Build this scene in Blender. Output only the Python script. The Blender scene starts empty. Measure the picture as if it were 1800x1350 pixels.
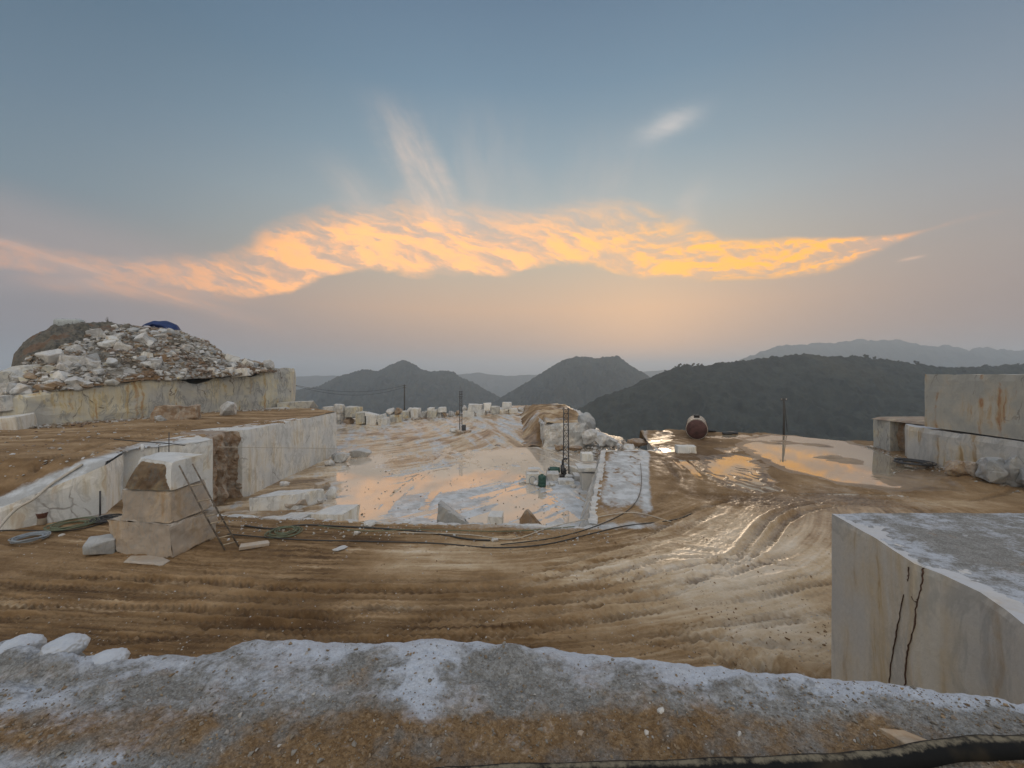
import bpy, bmesh, math, random
import numpy as np
from mathutils import Vector, Matrix, noise as mnoise
SC = bpy.context.scene
COL = SC.collection
H = 8.3            # eye height above the mud ground
F = 720.0          # focal length in photo pixels (1800 wide)
R = math.radians
def lin(r, g, b):
    f = lambda c: (c/255/12.92) if c/255 <= .04045 else ((c/255+.055)/1.055)**2.4
    return (f(r), f(g), f(b), 1.0)
# ------------------------------------------------------------------ camera
cam = bpy.data.cameras.new("camera"); cam.sensor_width = 36; cam.lens = 14.4
cam.shift_y = -20/1800.0; cam.clip_end = 60000; cam.clip_start = .05
co = bpy.data.objects.new("camera", cam); COL.objects.link(co)
co.location = (0, 0, H); co.rotation_euler = (R(90), 0, 0)
SC.camera = co
SC.view_settings.view_transform = 'Standard'; SC.view_settings.look = 'None'
SC.view_settings.gamma = 1; SC.view_settings.exposure = 0.38
SC.cycles.use_denoising = True
SC.cycles.max_bounces = 6; SC.cycles.volume_bounces = 2
SC.cycles.transparent_max_bounces = 8
SC.cycles.diffuse_bounces = 3

def P(px, py, Y):                      # photo pixel + distance -> world point
    return Vector(((px-900)/F*Y, Y, H+(655-py)/F*Y))
def G(px, py, z=0.0):                  # photo pixel on the level z
    Y = F*(H-z)/(py-655.0)
    return Vector(((px-900)/F*Y, Y, z))

# ------------------------------------------------------------------ node expression helper
class E:
    """a node socket (or number) with arithmetic"""
    def __init__(s, nt, v): s.nt = nt; s.v = v
    def _m(s, op, *a, clamp=False):
        n = s.nt.nodes.new('ShaderNodeMath'); n.operation = op; n.use_clamp = clamp
        for i, q in enumerate((s,)+a):
            q = q.v if isinstance(q, E) else q
            if isinstance(q, (int, float)): n.inputs[i].default_value = q
            else: s.nt.links.new(q, n.inputs[i])
        return E(s.nt, n.outputs[0])
    def __add__(s, o): return s._m('ADD', o)
    __radd__ = __add__
    def __mul__(s, o): return s._m('MULTIPLY', o)
    __rmul__ = __mul__
    def __sub__(s, o): return s._m('SUBTRACT', o)
    def __rsub__(s, o): return (s*-1)+o
    def __truediv__(s, o): return s._m('DIVIDE', o)
    def __pow__(s, o): return s._m('POWER', o)
    def max(s, o): return s._m('MAXIMUM', o)
    def min(s, o): return s._m('MINIMUM', o)
    def abs(s): return s._m('ABSOLUTE')
    def exp(s): return s._m('EXPONENT')
    def clamp(s): return s._m('ADD', 0.0, clamp=True)
    def ss(s, a, b, lo=0.0, hi=1.0):   # smoothstep
        n = s.nt.nodes.new('ShaderNodeMapRange'); n.interpolation_type = 'SMOOTHSTEP'
        for i, q in enumerate((s, a, b, lo, hi)):
            q = q.v if isinstance(q, E) else q
            if isinstance(q, (int, float)): n.inputs[i].default_value = q
            else: s.nt.links.new(q, n.inputs[i])
        return E(s.nt, n.outputs[0])
class NB:
    def __init__(s, nt): s.nt = nt
    def new(s, t): return s.nt.nodes.new(t)
    def link(s, a, b): s.nt.links.new(a.v if isinstance(a, E) else a, b)
    def setin(s, sock, v):
        if isinstance(v, E): v = v.v
        if isinstance(v, bpy.types.NodeSocket): s.nt.links.new(v, sock)
        else: sock.default_value = v
    def vec(s, x, y, z=0.0):
        n = s.new('ShaderNodeCombineXYZ')
        for i, q in enumerate((x, y, z)): s.setin(n.inputs[i], q)
        return n.outputs[0]
    def sep(s, v):
        n = s.new('ShaderNodeSeparateXYZ'); s.setin(n.inputs[0], v)
        return [E(s.nt, o) for o in n.outputs]
    def noise(s, v, scale=1.0, detail=4.0, rough=.55, dist=0.0, color=False):
        n = s.new('ShaderNodeTexNoise'); s.setin(n.inputs['Vector'], v)
        n.inputs['Scale'].default_value = scale; n.inputs['Detail'].default_value = detail
        n.inputs['Roughness'].default_value = rough; n.inputs['Distortion'].default_value = dist
        return n.outputs['Color'] if color else E(s.nt, n.outputs[0])
    def voro(s, v, scale=1.0, feature='F1', rnd=1.0):
        n = s.new('ShaderNodeTexVoronoi'); n.feature = feature; s.setin(n.inputs['Vector'], v)
        n.inputs['Scale'].default_value = scale; n.inputs['Randomness'].default_value = rnd
        return n
    def vmul(s, v, k):
        n = s.new('ShaderNodeVectorMath'); n.operation = 'MULTIPLY'; s.setin(n.inputs[0], v); n.inputs[1].default_value = k
        return n.outputs[0]
    def vadd(s, v, k):
        n = s.new('ShaderNodeVectorMath'); n.operation = 'ADD'; s.setin(n.inputs[0], v); s.setin(n.inputs[1], k)
        return n.outputs[0]
    def ramp(s, f, stops, mode='LINEAR'):
        n = s.new('ShaderNodeValToRGB'); n.color_ramp.interpolation = mode; s.setin(n.inputs[0], f)
        el = n.color_ramp.elements
        while len(el) < len(stops): el.new(.5)
        for e, (p, c) in zip(el, stops):
            e.position = p; e.color = c if len(c) == 4 else (*c, 1)
        return n.outputs[0]
    def mix(s, f, a, b, mode='MIX'):
        n = s.new('ShaderNodeMix'); n.data_type = 'RGBA'; n.blend_type = mode
        s.setin(n.inputs[0], f)
        for i, q in ((6, a), (7, b)):
            if isinstance(q, tuple) and len(q) == 3: q = (*q, 1)
            s.setin(n.inputs[i], q)
        return n.outputs[2]
    def curve(s, f, pts, lo=0.0, hi=1.0):
        n = s.new('ShaderNodeFloatCurve'); s.setin(n.inputs['Value'], f)
        c = n.mapping.curves[0]
        while len(c.points) < len(pts): c.points.new(.5, .5)
        for q, (x, y) in zip(c.points, pts): q.location = (x, (y-lo)/(hi-lo)); q.handle_type = 'AUTO'
        n.mapping.update()
        return E(s.nt, n.outputs[0])*(hi-lo)+lo

# ------------------------------------------------------------------ world: dusk sky with a lit band of cirrus
SUN_EL, SUN_AZ = 3.0, 18.0
w = bpy.data.worlds.new("World"); SC.world = w; w.use_nodes = True
nt = w.node_tree; nt.nodes.clear(); B = NB(nt)
tc = B.new('ShaderNodeTexCoord')
X, Y_, Z = B.sep(tc.outputs['Generated'])
el = Z.max(0.0)
az = E(nt, B.new('ShaderNodeMath').outputs[0]); az.v.node.operation = 'ARCTAN2'
B.link(X, az.v.node.inputs[0]); B.link(Y_, az.v.node.inputs[1])      # 0 straight ahead, + right
ctr = B.ramp(el, [(0.0, lin(156,142,134)), (.07, lin(176,148,130)), (.15, lin(200,164,134)), (.25, lin(180,168,150)), (.36, lin(160,168,168)), (.46, lin(132,151,162)), (.57, lin(106,131,150)), (.67, lin(90,114,136))])
lft = B.ramp(el, [(0.0, lin(110,110,122)), (.09, lin(127,121,127)), (.2, lin(128,129,133)), (.3, lin(108,126,138)), (.42, lin(92,114,132)), (.55, lin(76,100,120)), (.67, lin(70,94,118))])
rgt = B.ramp(el, [(0.0, lin(122,114,118)), (.09, lin(140,122,118)), (.2, lin(148,138,134)), (.3, lin(140,142,146)), (.42, lin(118,132,146)), (.55, lin(94,114,134)), (.67, lin(80,104,128))])
base = B.mix(az.ss(-.1, -1.0), ctr, lft)
base = B.mix(az.ss(.3, 1.0), base, rgt)
nish = B.new('ShaderNodeTexSky'); nish.sky_type = 'NISHITA'; nish.sun_disc = False
nish.sun_elevation = R(SUN_EL); nish.sun_rotation = R(SUN_AZ); nish.dust_density = 3; nish.air_density = 1.0
nsk = B.new('ShaderNodeVectorMath'); nsk.operation = 'SCALE'; B.link(nish.outputs[0], nsk.inputs[0]); nsk.inputs[3].default_value = .06
base = B.mix(.12, base, nsk.outputs[0])
# unseen sky brightened to light the scene, bluish overhead and warm behind the camera
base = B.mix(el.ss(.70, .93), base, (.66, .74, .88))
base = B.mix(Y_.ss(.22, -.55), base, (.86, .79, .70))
# clouds: laid out over the western half in direction ratios
yy = Y_.max(.12)
u0 = X/yy; v0 = Z/yy
wv = B.noise(B.vec(u0*2.2, v0*5.0, 1.3), 1.0, 5, .6, 0, True)
wx, wy, wz = B.sep(wv)
wf = B.noise(B.vec(u0*9, v0*20.0, 4.3), 1.0, 5, .65, 0, True)
fx, fy, fz = B.sep(wf)
u = u0+(wx-.5)*.16+(fx-.5)*.03
wm = B.noise(B.vec(u0*4.6+9, v0*9.0, 2.3), 1.0, 4, .6, 0, True)
mx_, my_, mz_ = B.sep(wm)
v = v0+(wy-.5)*.085+(fy-.5)*.030+(my_-.5)*.055
cu = (u0+1.5)/3.0
C = lambda px: ((px-900)/F+1.5)/3.0
V = lambda py: (655-py)/F
top = B.curve(cu, [(C(p), V(q)) for p, q in ((-180,400),(0,428),(150,446),(300,452),(410,436),(470,400),(560,372),(650,360),(800,362),(900,372),(1020,368),(1120,376),(1230,402),(1300,421),(1400,417),(1500,417),(1600,410),(1700,378),(1900,350))], 0, .5)
bot = B.curve(cu, [(C(p), V(q)) for p, q in ((-180,470),(0,478),(150,508),(300,520),(400,526),(500,522),(545,500),(640,484),(780,486),(880,490),(950,470),(1030,464),(1110,486),(1250,494),(1400,488),(1500,464),(1600,420),(1700,390),(1900,360))], 0, .5)
amt = B.curve(cu, [(C(p), q) for p, q in ((-180,.35),(0,.40),(200,.45),(330,.62),(470,.85),(600,1.0),(900,.95),(1100,1.0),(1250,1.0),(1450,1.0),(1560,.9),(1640,.4),(1700,.15),(1800,0))], 0, 1.2)
edge = B.curve(cu, [(C(p), q) for p, q in ((-180,.03),(300,.035),(450,.06),(600,.095),(900,.095),(1150,.085),(1260,.03),(1450,.012),(1800,.008))], 0, .1)
wgt = az.ss(.34, .52)                                      # calmer edges along the right tail
vq = v*(1-wgt)+(v0+(fy-.5)*.012)*wgt
body = vq.ss(bot-.004, bot+.022)*(1-vq.ss(top-edge, top+edge*.45))
sl = B.noise(B.vec(u*4.5+(fx-.5)*.2, (v+u*.36)*17.0, 0.0), 1.0, 7, .60)
sr = B.noise(B.vec(u*3.2, (v-u*.16)*46.0, 7.0), 1.0, 7, .6)
rsw = u0.ss(.12, .5)
st = sl*(1-rsw)+sr*rsw
fine = B.noise(B.vec(u*18+st*2, (v+u*.3)*44, 3.0), 1.0, 5, .55)
tex = (st*.8+fine*.35).ss(.44, .66)
dens = body*amt*(tex*.62+.40)
# long thin streaks out on the left
lst = B.noise(B.vec(u0*1.6+3, (v0+u0*.30)*46.0, 9.0), 1.0, 5, .55).ss(.50, .72)
ln1 = ((v0-(-.30*(u0+1.25)+.315)+(fy-.5)*.02)/.018); ln1 = (ln1*ln1*-1).exp()*u0.ss(-.5, -.9)*.55
ln2 = ((v0-(-.09*(u0+1.25)+.235)+(fy-.5)*.02)/.022); ln2 = (ln2*ln2*-1).exp()*u0.ss(-.55, -.85)*u0.ss(-1.28, -1.0)*.50
dl = (ln1*(lst*.6+.6)).max(ln2*(lst*.5+.6))
dens = dens.max(dl).max(0)
# rising plumes of thin cloud
def plume(ua, va, slope, wd, length, k, seed):
    ac = (u0-ua)+(v0-va)*slope+(v0-va)*(v0-va)*slope*.9-(v0-va)*slope*.22+(wx-.5)*.12+(fx-.5)*.05
    t = (v0-va)/length
    g = ac/(wd*1.0)
    n = B.noise(B.vec((u0+v0*slope)*16+seed, v0*5, seed), 1.0, 5, .6).ss(.3, .7)
    return (g*g*-1).exp()*t.ss(-.12, .05)*(1-t.ss(.35, 1.1))*(n*.75+.25)*k
pl = plume(-.15, .35, .50, .055, .34, .75, 1.0)
pl = pl.max(plume(-.05, .34, .1, .13, .36, .14, 5.0)).max(plume(-.33, .36, .75, .05, .20, .22, 8.0))
pl = pl.max(plume(.22, .38, -.15, .10, .26, .12, 12.0)).max(plume(.40, .33, -.45, .03, .16, .22, 15.0))
c1 = (u0-.385)*.90+(v0-.602)*.43; c2 = (v0-.602)*.90-(u0-.385)*.43+(fy-.5)*.03+(wy-.5)*.03
c1 = c1+(fx-.5)*.05
g = (c1/.070)*(c1/.070)+(c2/.026)*(c2/.026)
sm = (g*-1).exp()*(fine*.9+.5)*.8
ct1 = (v0-.28-(u0-.98)*.2)/.0035
ctr_ = (ct1*ct1*-1).exp()*u0.ss(.93, .97)*(1-u0.ss(.98, 1.02))*.5
wd1 = v0.ss(.16, .24)*(1-(v0+(u0+1.25)*.32).ss(.38, .50))*u0.ss(-.45, -.95)
front = Y_.ss(.12, .3)
ccol = B.ramp(cu, [(C(0), lin(208,152,116)), (C(300), lin(228,162,110)), (C(480), lin(248,174,106)), (C(640), lin(255,184,116)), (C(900), lin(255,184,116)), (C(1080), lin(255,184,96)), (C(1250), lin(255,180,66)), (C(1450), lin(255,176,56)), (C(1600), lin(250,168,92))])
bright = (st*.75+fine*.5).ss(.50, .74)
cc = B.mix(bright, B.mix(.62, ccol, lin(176,156,146)), ccol)
cb = B.new('ShaderNodeVectorMath'); cb.operation = 'SCALE'; B.link(cc, cb.inputs[0]); cb.inputs[3].default_value = 1.16; cc = cb.outputs[0]
out = B.mix((wd1*.30*front).clamp(), base, lin(168,150,145))
out = B.mix((pl*front*1.0).clamp(), out, lin(222,194,172))
out = B.mix((sm*front*.7).clamp(), out, lin(200,192,186))
out = B.mix((ctr_*front).clamp(), out, lin(222,180,150))
out = B.mix((dens*front*1.15).clamp(), out, cc)
out = B.mix(Z.ss(0, -.04), out, (.12, .115, .11))
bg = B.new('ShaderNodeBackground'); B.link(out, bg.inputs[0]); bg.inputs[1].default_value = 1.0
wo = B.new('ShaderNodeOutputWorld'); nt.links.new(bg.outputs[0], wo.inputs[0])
w.cycles.sampling_method = 'MANUAL'; w.cycles.sample_map_resolution = 512
# ------------------------------------------------------------------ the low sun behind the cloud bank
sl_ = bpy.data.lights.new("sun", 'SUN'); sl_.energy = .6; sl_.angle = R(14); sl_.color = (1, .78, .55)
so = bpy.data.objects.new("sun", sl_); COL.objects.link(so)
d = Vector((math.sin(R(SUN_AZ))*math.cos(R(SUN_EL+5)), math.cos(R(SUN_AZ))*math.cos(R(SUN_EL+5)), math.sin(R(SUN_EL+5))))
so.rotation_euler = (-d).to_track_quat('-Z', 'Y').to_euler(); so.location = d*50+Vector((0, 0, 40))

# ------------------------------------------------------------------ object helpers
def link(o, parent=None):
    COL.objects.link(o)
    if parent: o.parent = parent
    return o
def tag(o, label=None, cat=None, group=None, kind=None):
    if label: o['label'] = label
    if cat: o['category'] = cat
    if group: o['group'] = group
    if kind: o['kind'] = kind
    return o
def np_mesh(name, verts, faces, mat=None, smooth=True, attrs=None):
    """verts (n,3) array, faces (m,3|4) array"""
    me = bpy.data.meshes.new(name)
    verts = np.asarray(verts, np.float32); faces = np.asarray(faces, np.int32)
    me.vertices.add(len(verts)); me.vertices.foreach_set('co', verts.ravel())
    k = faces.shape[1]
    me.loops.add(faces.size); me.loops.foreach_set('vertex_index', faces.ravel())
    me.polygons.add(len(faces))
    me.polygons.foreach_set('loop_start', np.arange(0, faces.size, k, dtype=np.int32))
    me.polygons.foreach_set('loop_total', np.full(len(faces), k, np.int32))
    me.update(calc_edges=True)
    me.polygons.foreach_set('use_smooth', np.full(len(faces), smooth, bool))
    for an, av in (attrs or {}).items():
        a = me.attributes.new(an, 'FLOAT', 'POINT'); a.data.foreach_set('value', np.asarray(av, np.float32).ravel())
    if mat: me.materials.append(mat)
    me.validate()
    return me
def mobj(name, me, parent=None, loc=(0,0,0)):
    o = bpy.data.objects.new(name, me); o.location = loc
    return link(o, parent)
def bm_obj(name, bm, mat, parent=None, smooth=False, loc=(0,0,0)):
    me = bpy.data.meshes.new(name); bm.normal_update(); bm.to_mesh(me); bm.free()
    me.materials.append(mat)
    if smooth: me.polygons.foreach_set('use_smooth', [True]*len(me.polygons))
    return mobj(name, me, parent, loc)
def empty(name, loc=(0,0,0)):
    o = bpy.data.objects.new(name, None); o.location = loc; o.empty_display_size = .3
    return link(o)
# numpy noise
def _hash(ix, iy, seed):
    h = (ix.astype(np.int64)*374761393+iy.astype(np.int64)*668265263+seed*974634777) & 0xffffffff
    h = ((h ^ (h >> 13))*1274126177) & 0xffffffff
    return ((h ^ (h >> 16)) & 0xffffff)/float(0xffffff)
def vn(x, y, seed=0):
    ix = np.floor(x); iy = np.floor(y); fx = x-ix; fy = y-iy
    fx = fx*fx*fx*(fx*(fx*6-15)+10); fy = fy*fy*fy*(fy*(fy*6-15)+10)
    a = _hash(ix, iy, seed); b = _hash(ix+1, iy, seed); c = _hash(ix, iy+1, seed); d = _hash(ix+1, iy+1, seed)
    return ((a*(1-fx)+b*fx)*(1-fy)+(c*(1-fx)+d*fx)*fy)*2-1
def fbm(x, y, oct=4, seed=0, rough=.5):
    x = np.asarray(x, float); y = np.asarray(y, float)
    s = 0; a = 1; t = 0
    for i in range(oct):
        c, q = math.cos(i*1.1), math.sin(i*1.1)
        s = s+a*vn((x*c-y*q)*2**i, (x*q+y*c)*2**i, seed+i*17); t += a; a *= rough
    return s/t*1.4
def sst(a, b, x):
    t = np.clip((np.asarray(x, float)-a)/(b-a), 0, 1); return t*t*(3-2*t)
def grid_faces(nr, nc, keep=None):
    i = np.arange(nr-1)[:, None]*nc+np.arange(nc-1)[None, :]
    f = np.stack([i, i+1, i+nc+1, i+nc], -1).reshape(-1, 4)
    if keep is not None: f = f[keep.ravel()]
    return f
# ------------------------------------------------------------------ material base
def new_mat(name):
    m = bpy.data.materials.new(name); m.use_nodes = True
    nt = m.node_tree; nt.nodes.clear(); b = NB(nt)
    p = b.new('ShaderNodeBsdfPrincipled'); o = b.new('ShaderNodeOutputMaterial'); nt.links.new(p.outputs[0], o.inputs[0])
    return m, b, p
def attr(b, name):
    n = b.new('ShaderNodeAttribute'); n.attribute_name = name; return E(b.nt, n.outputs['Fac'])
def bump(b, p, h, strength=.5, dist=.05, prev=None):
    n = b.new('ShaderNodeBump'); b.setin(n.inputs['Height'], h); n.inputs['Strength'].default_value = strength
    n.inputs['Distance'].default_value = dist
    if prev is not None: b.nt.links.new(prev, n.inputs['Normal'])
    b.nt.links.new(n.outputs[0], p.inputs['Normal']); return n.outputs[0]
# ------------------------------------------------------------------ hills, valley, haze
def forest_mat(name, c1, c2, sc):
    m, b, p = new_mat(name)
    g = b.new('ShaderNodeNewGeometry').outputs['Position']
    n = b.noise(g, sc, 6, .6); n2 = b.noise(g, sc*.12, 4, .5)
    c = b.mix(n.ss(.35, .65), c1, c2)
    c = b.mix(n2.ss(.55, .75)*.5, c, (.075, .065, .04))
    b.setin(p.inputs['Base Color'], c); p.inputs['Roughness'].default_value = 1; p.inputs['Specular IOR Level'].default_value = .1
    bump(b, p, n, .8, 1.2/sc*.2)
    return m
VAL = -170.0
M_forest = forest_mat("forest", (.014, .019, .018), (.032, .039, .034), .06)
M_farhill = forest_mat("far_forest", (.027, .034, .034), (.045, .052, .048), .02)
def hill(name, prof, Y0, front, back, mat, seed, nx=260, ny=90, rough=1.0, bumps=0.0, jag=0.0, mid=False):
    """a ridge whose crest follows prof [(px,py)] at distance Y0, falling to the valley"""
    pu = np.array([(q[0]-900)/F for q in prof]); pv = np.array([(655-q[1])/F for q in prof])
    u = np.linspace(pu[0], pu[-1], nx)
    # smooth interpolation of the crest
    vv = np.interp(u, pu, pv); k = np.hanning(9); k /= k.sum()
    vv = np.convolve(np.pad(vv, 4, 'edge'), k, 'valid')
    hz = H+vv*Y0
    hz = hz+jag*fbm(u*Y0/75, u*0, 5, seed+5, .6)
    t = np.concatenate([-np.linspace(1, 0, ny)**1.3, np.linspace(0, 1, ny//2)[1:]**1.3])
    U, T = np.meshgrid(u, t)
    Hz = np.broadcast_to(hz, U.shape)
    Yw = Y0+np.where(T < 0, T*front, T*back)
    Xw = U*Y0
    a = np.abs(T)
    fall = (1-a)**1.25
    z = VAL-8+(Hz-VAL+8)*fall
    amp = (Y0*.022*rough)
    rid = np.abs(fbm(Xw/(Y0*.09), Yw/(Y0*.16), 5, seed))
    z = z-(rid*amp*4)*np.clip(a*2.6, 0, 1)*(1-a)
    z = z+fbm(Xw/(Y0*.02), Yw/(Y0*.02), 4, seed+3)*amp*.35*np.clip(a*8, .15 if not mid else .08, 1)
    if bumps: z = z+np.abs(fbm(Xw/11, Yw/11, 3, seed+9))*bumps
    vs = np.stack([Xw, Yw, z], -1).reshape(-1, 3)
    me = np_mesh(name, vs, grid_faces(len(t), nx), mat)
    o = mobj(name, me); tag(o, kind='structure'); return o
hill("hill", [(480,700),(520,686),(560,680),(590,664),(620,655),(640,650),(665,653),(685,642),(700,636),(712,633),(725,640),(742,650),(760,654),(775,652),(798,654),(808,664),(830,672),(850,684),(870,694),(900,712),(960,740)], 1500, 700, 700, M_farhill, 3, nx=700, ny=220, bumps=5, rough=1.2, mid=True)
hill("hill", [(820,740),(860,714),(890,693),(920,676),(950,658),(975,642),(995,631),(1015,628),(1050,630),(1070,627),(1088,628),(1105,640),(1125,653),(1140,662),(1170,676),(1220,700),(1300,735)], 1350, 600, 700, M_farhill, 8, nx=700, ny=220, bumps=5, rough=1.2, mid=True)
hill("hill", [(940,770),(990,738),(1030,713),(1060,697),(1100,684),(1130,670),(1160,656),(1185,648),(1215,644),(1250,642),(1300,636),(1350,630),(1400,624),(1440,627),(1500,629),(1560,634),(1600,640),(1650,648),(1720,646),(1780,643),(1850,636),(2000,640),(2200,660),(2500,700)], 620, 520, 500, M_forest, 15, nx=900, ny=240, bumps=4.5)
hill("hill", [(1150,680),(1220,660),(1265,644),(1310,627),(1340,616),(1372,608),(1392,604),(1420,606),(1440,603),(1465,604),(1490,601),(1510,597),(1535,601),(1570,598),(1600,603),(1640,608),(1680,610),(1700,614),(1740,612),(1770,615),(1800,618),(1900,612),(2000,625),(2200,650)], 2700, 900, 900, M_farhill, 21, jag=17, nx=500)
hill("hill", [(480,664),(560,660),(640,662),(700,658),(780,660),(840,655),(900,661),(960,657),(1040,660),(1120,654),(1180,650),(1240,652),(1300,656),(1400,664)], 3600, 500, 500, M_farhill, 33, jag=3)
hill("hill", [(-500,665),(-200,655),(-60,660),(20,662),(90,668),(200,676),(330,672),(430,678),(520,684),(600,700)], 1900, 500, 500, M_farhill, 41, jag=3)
# valley floor: one sheet to the horizon
xs = np.concatenate([np.linspace(-9400, 9400, 120)])
ys = np.concatenate([[-900, -400, 0], np.geomspace(60, 10400, 90)])
XX, YY = np.meshgrid(xs, ys)
ZZ = VAL+fbm(XX/500, YY/500, 4, 2)*8
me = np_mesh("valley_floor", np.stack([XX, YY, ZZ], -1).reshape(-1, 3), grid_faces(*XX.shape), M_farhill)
tag(mobj("valley_floor", me), kind='structure')
# haze
bm = bmesh.new(); bmesh.ops.create_cube(bm, size=1)
bmesh.ops.scale(bm, vec=(19000, 11500, 320), verts=bm.verts); bmesh.ops.translate(bm, vec=(0, 4750, VAL-20+160), verts=bm.verts)
zt = 235.0
for vv_ in bm.verts: vv_.co.z = zt if vv_.co.z > 0 else VAL-30
hm = bpy.data.materials.new("haze_air"); hm.use_nodes = True; hn = hm.node_tree; hn.nodes.clear()
pv = hn.nodes.new('ShaderNodeVolumePrincipled'); ho = hn.nodes.new('ShaderNodeOutputMaterial'); hn.links.new(pv.outputs[0], ho.inputs['Volume'])
pv.inputs['Color'].default_value = (.80, .90, 1.0, 1); pv.inputs['Density'].default_value = .0003; pv.inputs['Anisotropy'].default_value = .4
hz_ = bm_obj("haze", bm, hm); tag(hz_, kind='stuff')
# ------------------------------------------------------------------ materials
def mat_marble(name, base=(.60,.60,.58), cool=(.46,.49,.52), warm=(.50,.43,.27), rust=(.33,.17,.06), a_warm=.5, a_rust=.35, a_vein=.6,
               crack=.5, dust=.6, scale=1.0, streak=True, brown=0.0, dustcol=(.44,.45,.46), seed=0.0):
    m, b, p = new_mat(name)
    tc = b.new('ShaderNodeTexCoord').outputs['Object']
    geo = b.new('ShaderNodeNewGeometry')
    oi = b.new('ShaderNodeObjectInfo')
    rn = E(b.nt, oi.outputs['Random'])
    tco = b.vadd(tc, b.vec(rn*37+seed, rn*11+seed*2, rn*5))
    nx, ny, nz = b.sep(geo.outputs['Normal'])
    wob = b.noise(tco, .5*scale, 3, .5, 0, True)
    wv = b.vadd(tco, b.vmul(wob, (.9, .9, .9)))
    big = b.noise(wv, .35*scale, 5, .6)
    vein = b.noise(b.vmul(wv, (1, 1, .45)), .9*scale, 6, .62, 1.2)
    sx = (1.6, 1.6, .07) if streak else (1, 1, 1)
    stk = b.noise(b.vmul(wv, sx), 1.3*scale, 5, .6)
    stk2 = b.noise(b.vadd(b.vmul(tco, (2.4, 2.4, .03) if streak else (2, 2, 2)), (7, 3, 1)), 2.0*scale, 3, .5)
    c = b.mix(big.ss(.38, .62), base, cool)
    c = b.mix(vein.ss(.50, .56)*(1-vein.ss(.57, .62))*a_vein, c, (.22, .23, .23))
    c = b.mix(big.ss(.55, .38)*stk.ss(.4, .65)*a_warm, c, warm)
    c = b.mix((stk.ss(.57, .66)*big.ss(.6, .42)*a_rust), c, rust)
    c = b.mix(stk2.ss(.55, .75)*.35, c, (.34, .32, .28))
    if brown: c = b.mix((b.noise(tco, .8*scale, 6, .7).ss(.42, .58)*brown), c, (.17, .095, .045))
    fine = b.noise(tco, 14*scale, 5, .7)
    c = b.mix(fine.ss(.3, .75)*.35, c, b.mix(.5, c, (.20, .19, .17)))
    # cracks
    cv = b.voro(b.vmul(b.vadd(tco, b.vmul(wob, (1.6, 1.6, .8))), (1, 1, .35)), .33*scale, 'DISTANCE_TO_EDGE')
    cd = E(b.nt, cv.outputs['Distance'])
    cm = (1-cd.ss(.0015, .010))*b.noise(tco, .45*scale, 3, .6).ss(.50, .60)*crack
    c = b.mix(cm*.85, c, (.10, .065, .045))
    up = nz.ss(.55, .85)
    dn = b.noise(tco, 1.3, 6, .65)
    c = b.mix(up*dust*dn.ss(.25, .55), c, dustcol)
    c = b.mix(up*dn.ss(.60, .75)*.5*dust, c, (.30, .24, .17))
    b.setin(p.inputs['Base Color'], c)
    p.inputs['Roughness'].default_value = .72; p.inputs['Specular IOR Level'].default_value = .35
    bump(b, p, fine*.35+vein*.5+b.noise(tco, 45*scale, 3, .6)*.15-cm*1.5, .55, .05)
    return m
M_cream = mat_marble("cream_marble", base=(.56,.53,.42), cool=(.40,.40,.38), warm=(.50,.40,.20), a_warm=.95, a_rust=.75, crack=.9, a_vein=.7)
M_white = mat_marble("white_marble", base=(.68,.67,.64), cool=(.55,.57,.58), a_warm=.5, a_rust=.3, a_vein=.35, crack=.5, seed=3)
M_block = mat_marble("sawn_marble", base=(.57,.54,.48), cool=(.46,.455,.44), warm=(.52,.41,.25), rust=(.30,.19,.08), a_warm=1.0, a_rust=.8, a_vein=.35, crack=0, seed=2.3, scale=.75, dust=.9, dustcol=(.42,.44,.48))
M_rusty = mat_marble("rust_streaked_marble", base=(.48,.45,.38), cool=(.37,.37,.34), warm=(.42,.30,.17), rust=(.30,.14,.06), a_warm=1.0, a_rust=.8, a_vein=.2, crack=.5, seed=9, dust=.15)
M_tan = mat_marble("tan_marble", base=(.42,.345,.27), cool=(.33,.28,.23), warm=(.34,.24,.13), a_warm=.7, a_rust=.35, a_vein=.4, crack=.25, scale=1.7, streak=True, brown=.12, dust=.35, dustcol=(.45,.42,.38))
M_rock = mat_marble("rubble_marble", base=(.62,.61,.59), cool=(.42,.44,.45), a_warm=.4, a_rust=.35, a_vein=.5, crack=0, scale=1.6, streak=False, dust=.45, brown=.22)
M_brownrock = mat_marble("brown_marble", base=(.36,.26,.16), cool=(.27,.19,.12), a_warm=.6, a_rust=.3, crack=0, scale=1.5, streak=False, dust=.15, brown=.7)
M_recess = mat_marble("brown_streaked_rock", base=(.36,.31,.25), cool=(.24,.17,.11), warm=(.25,.15,.08), a_warm=.9, a_rust=.6, crack=.5, scale=1.8, streak=True, dust=.1, brown=.75)
M_grey = mat_marble("grey_marble", base=(.34,.35,.36), cool=(.22,.235,.25), a_warm=.15, a_rust=.1, crack=.3, scale=1.2, streak=False, dust=.3)

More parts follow.
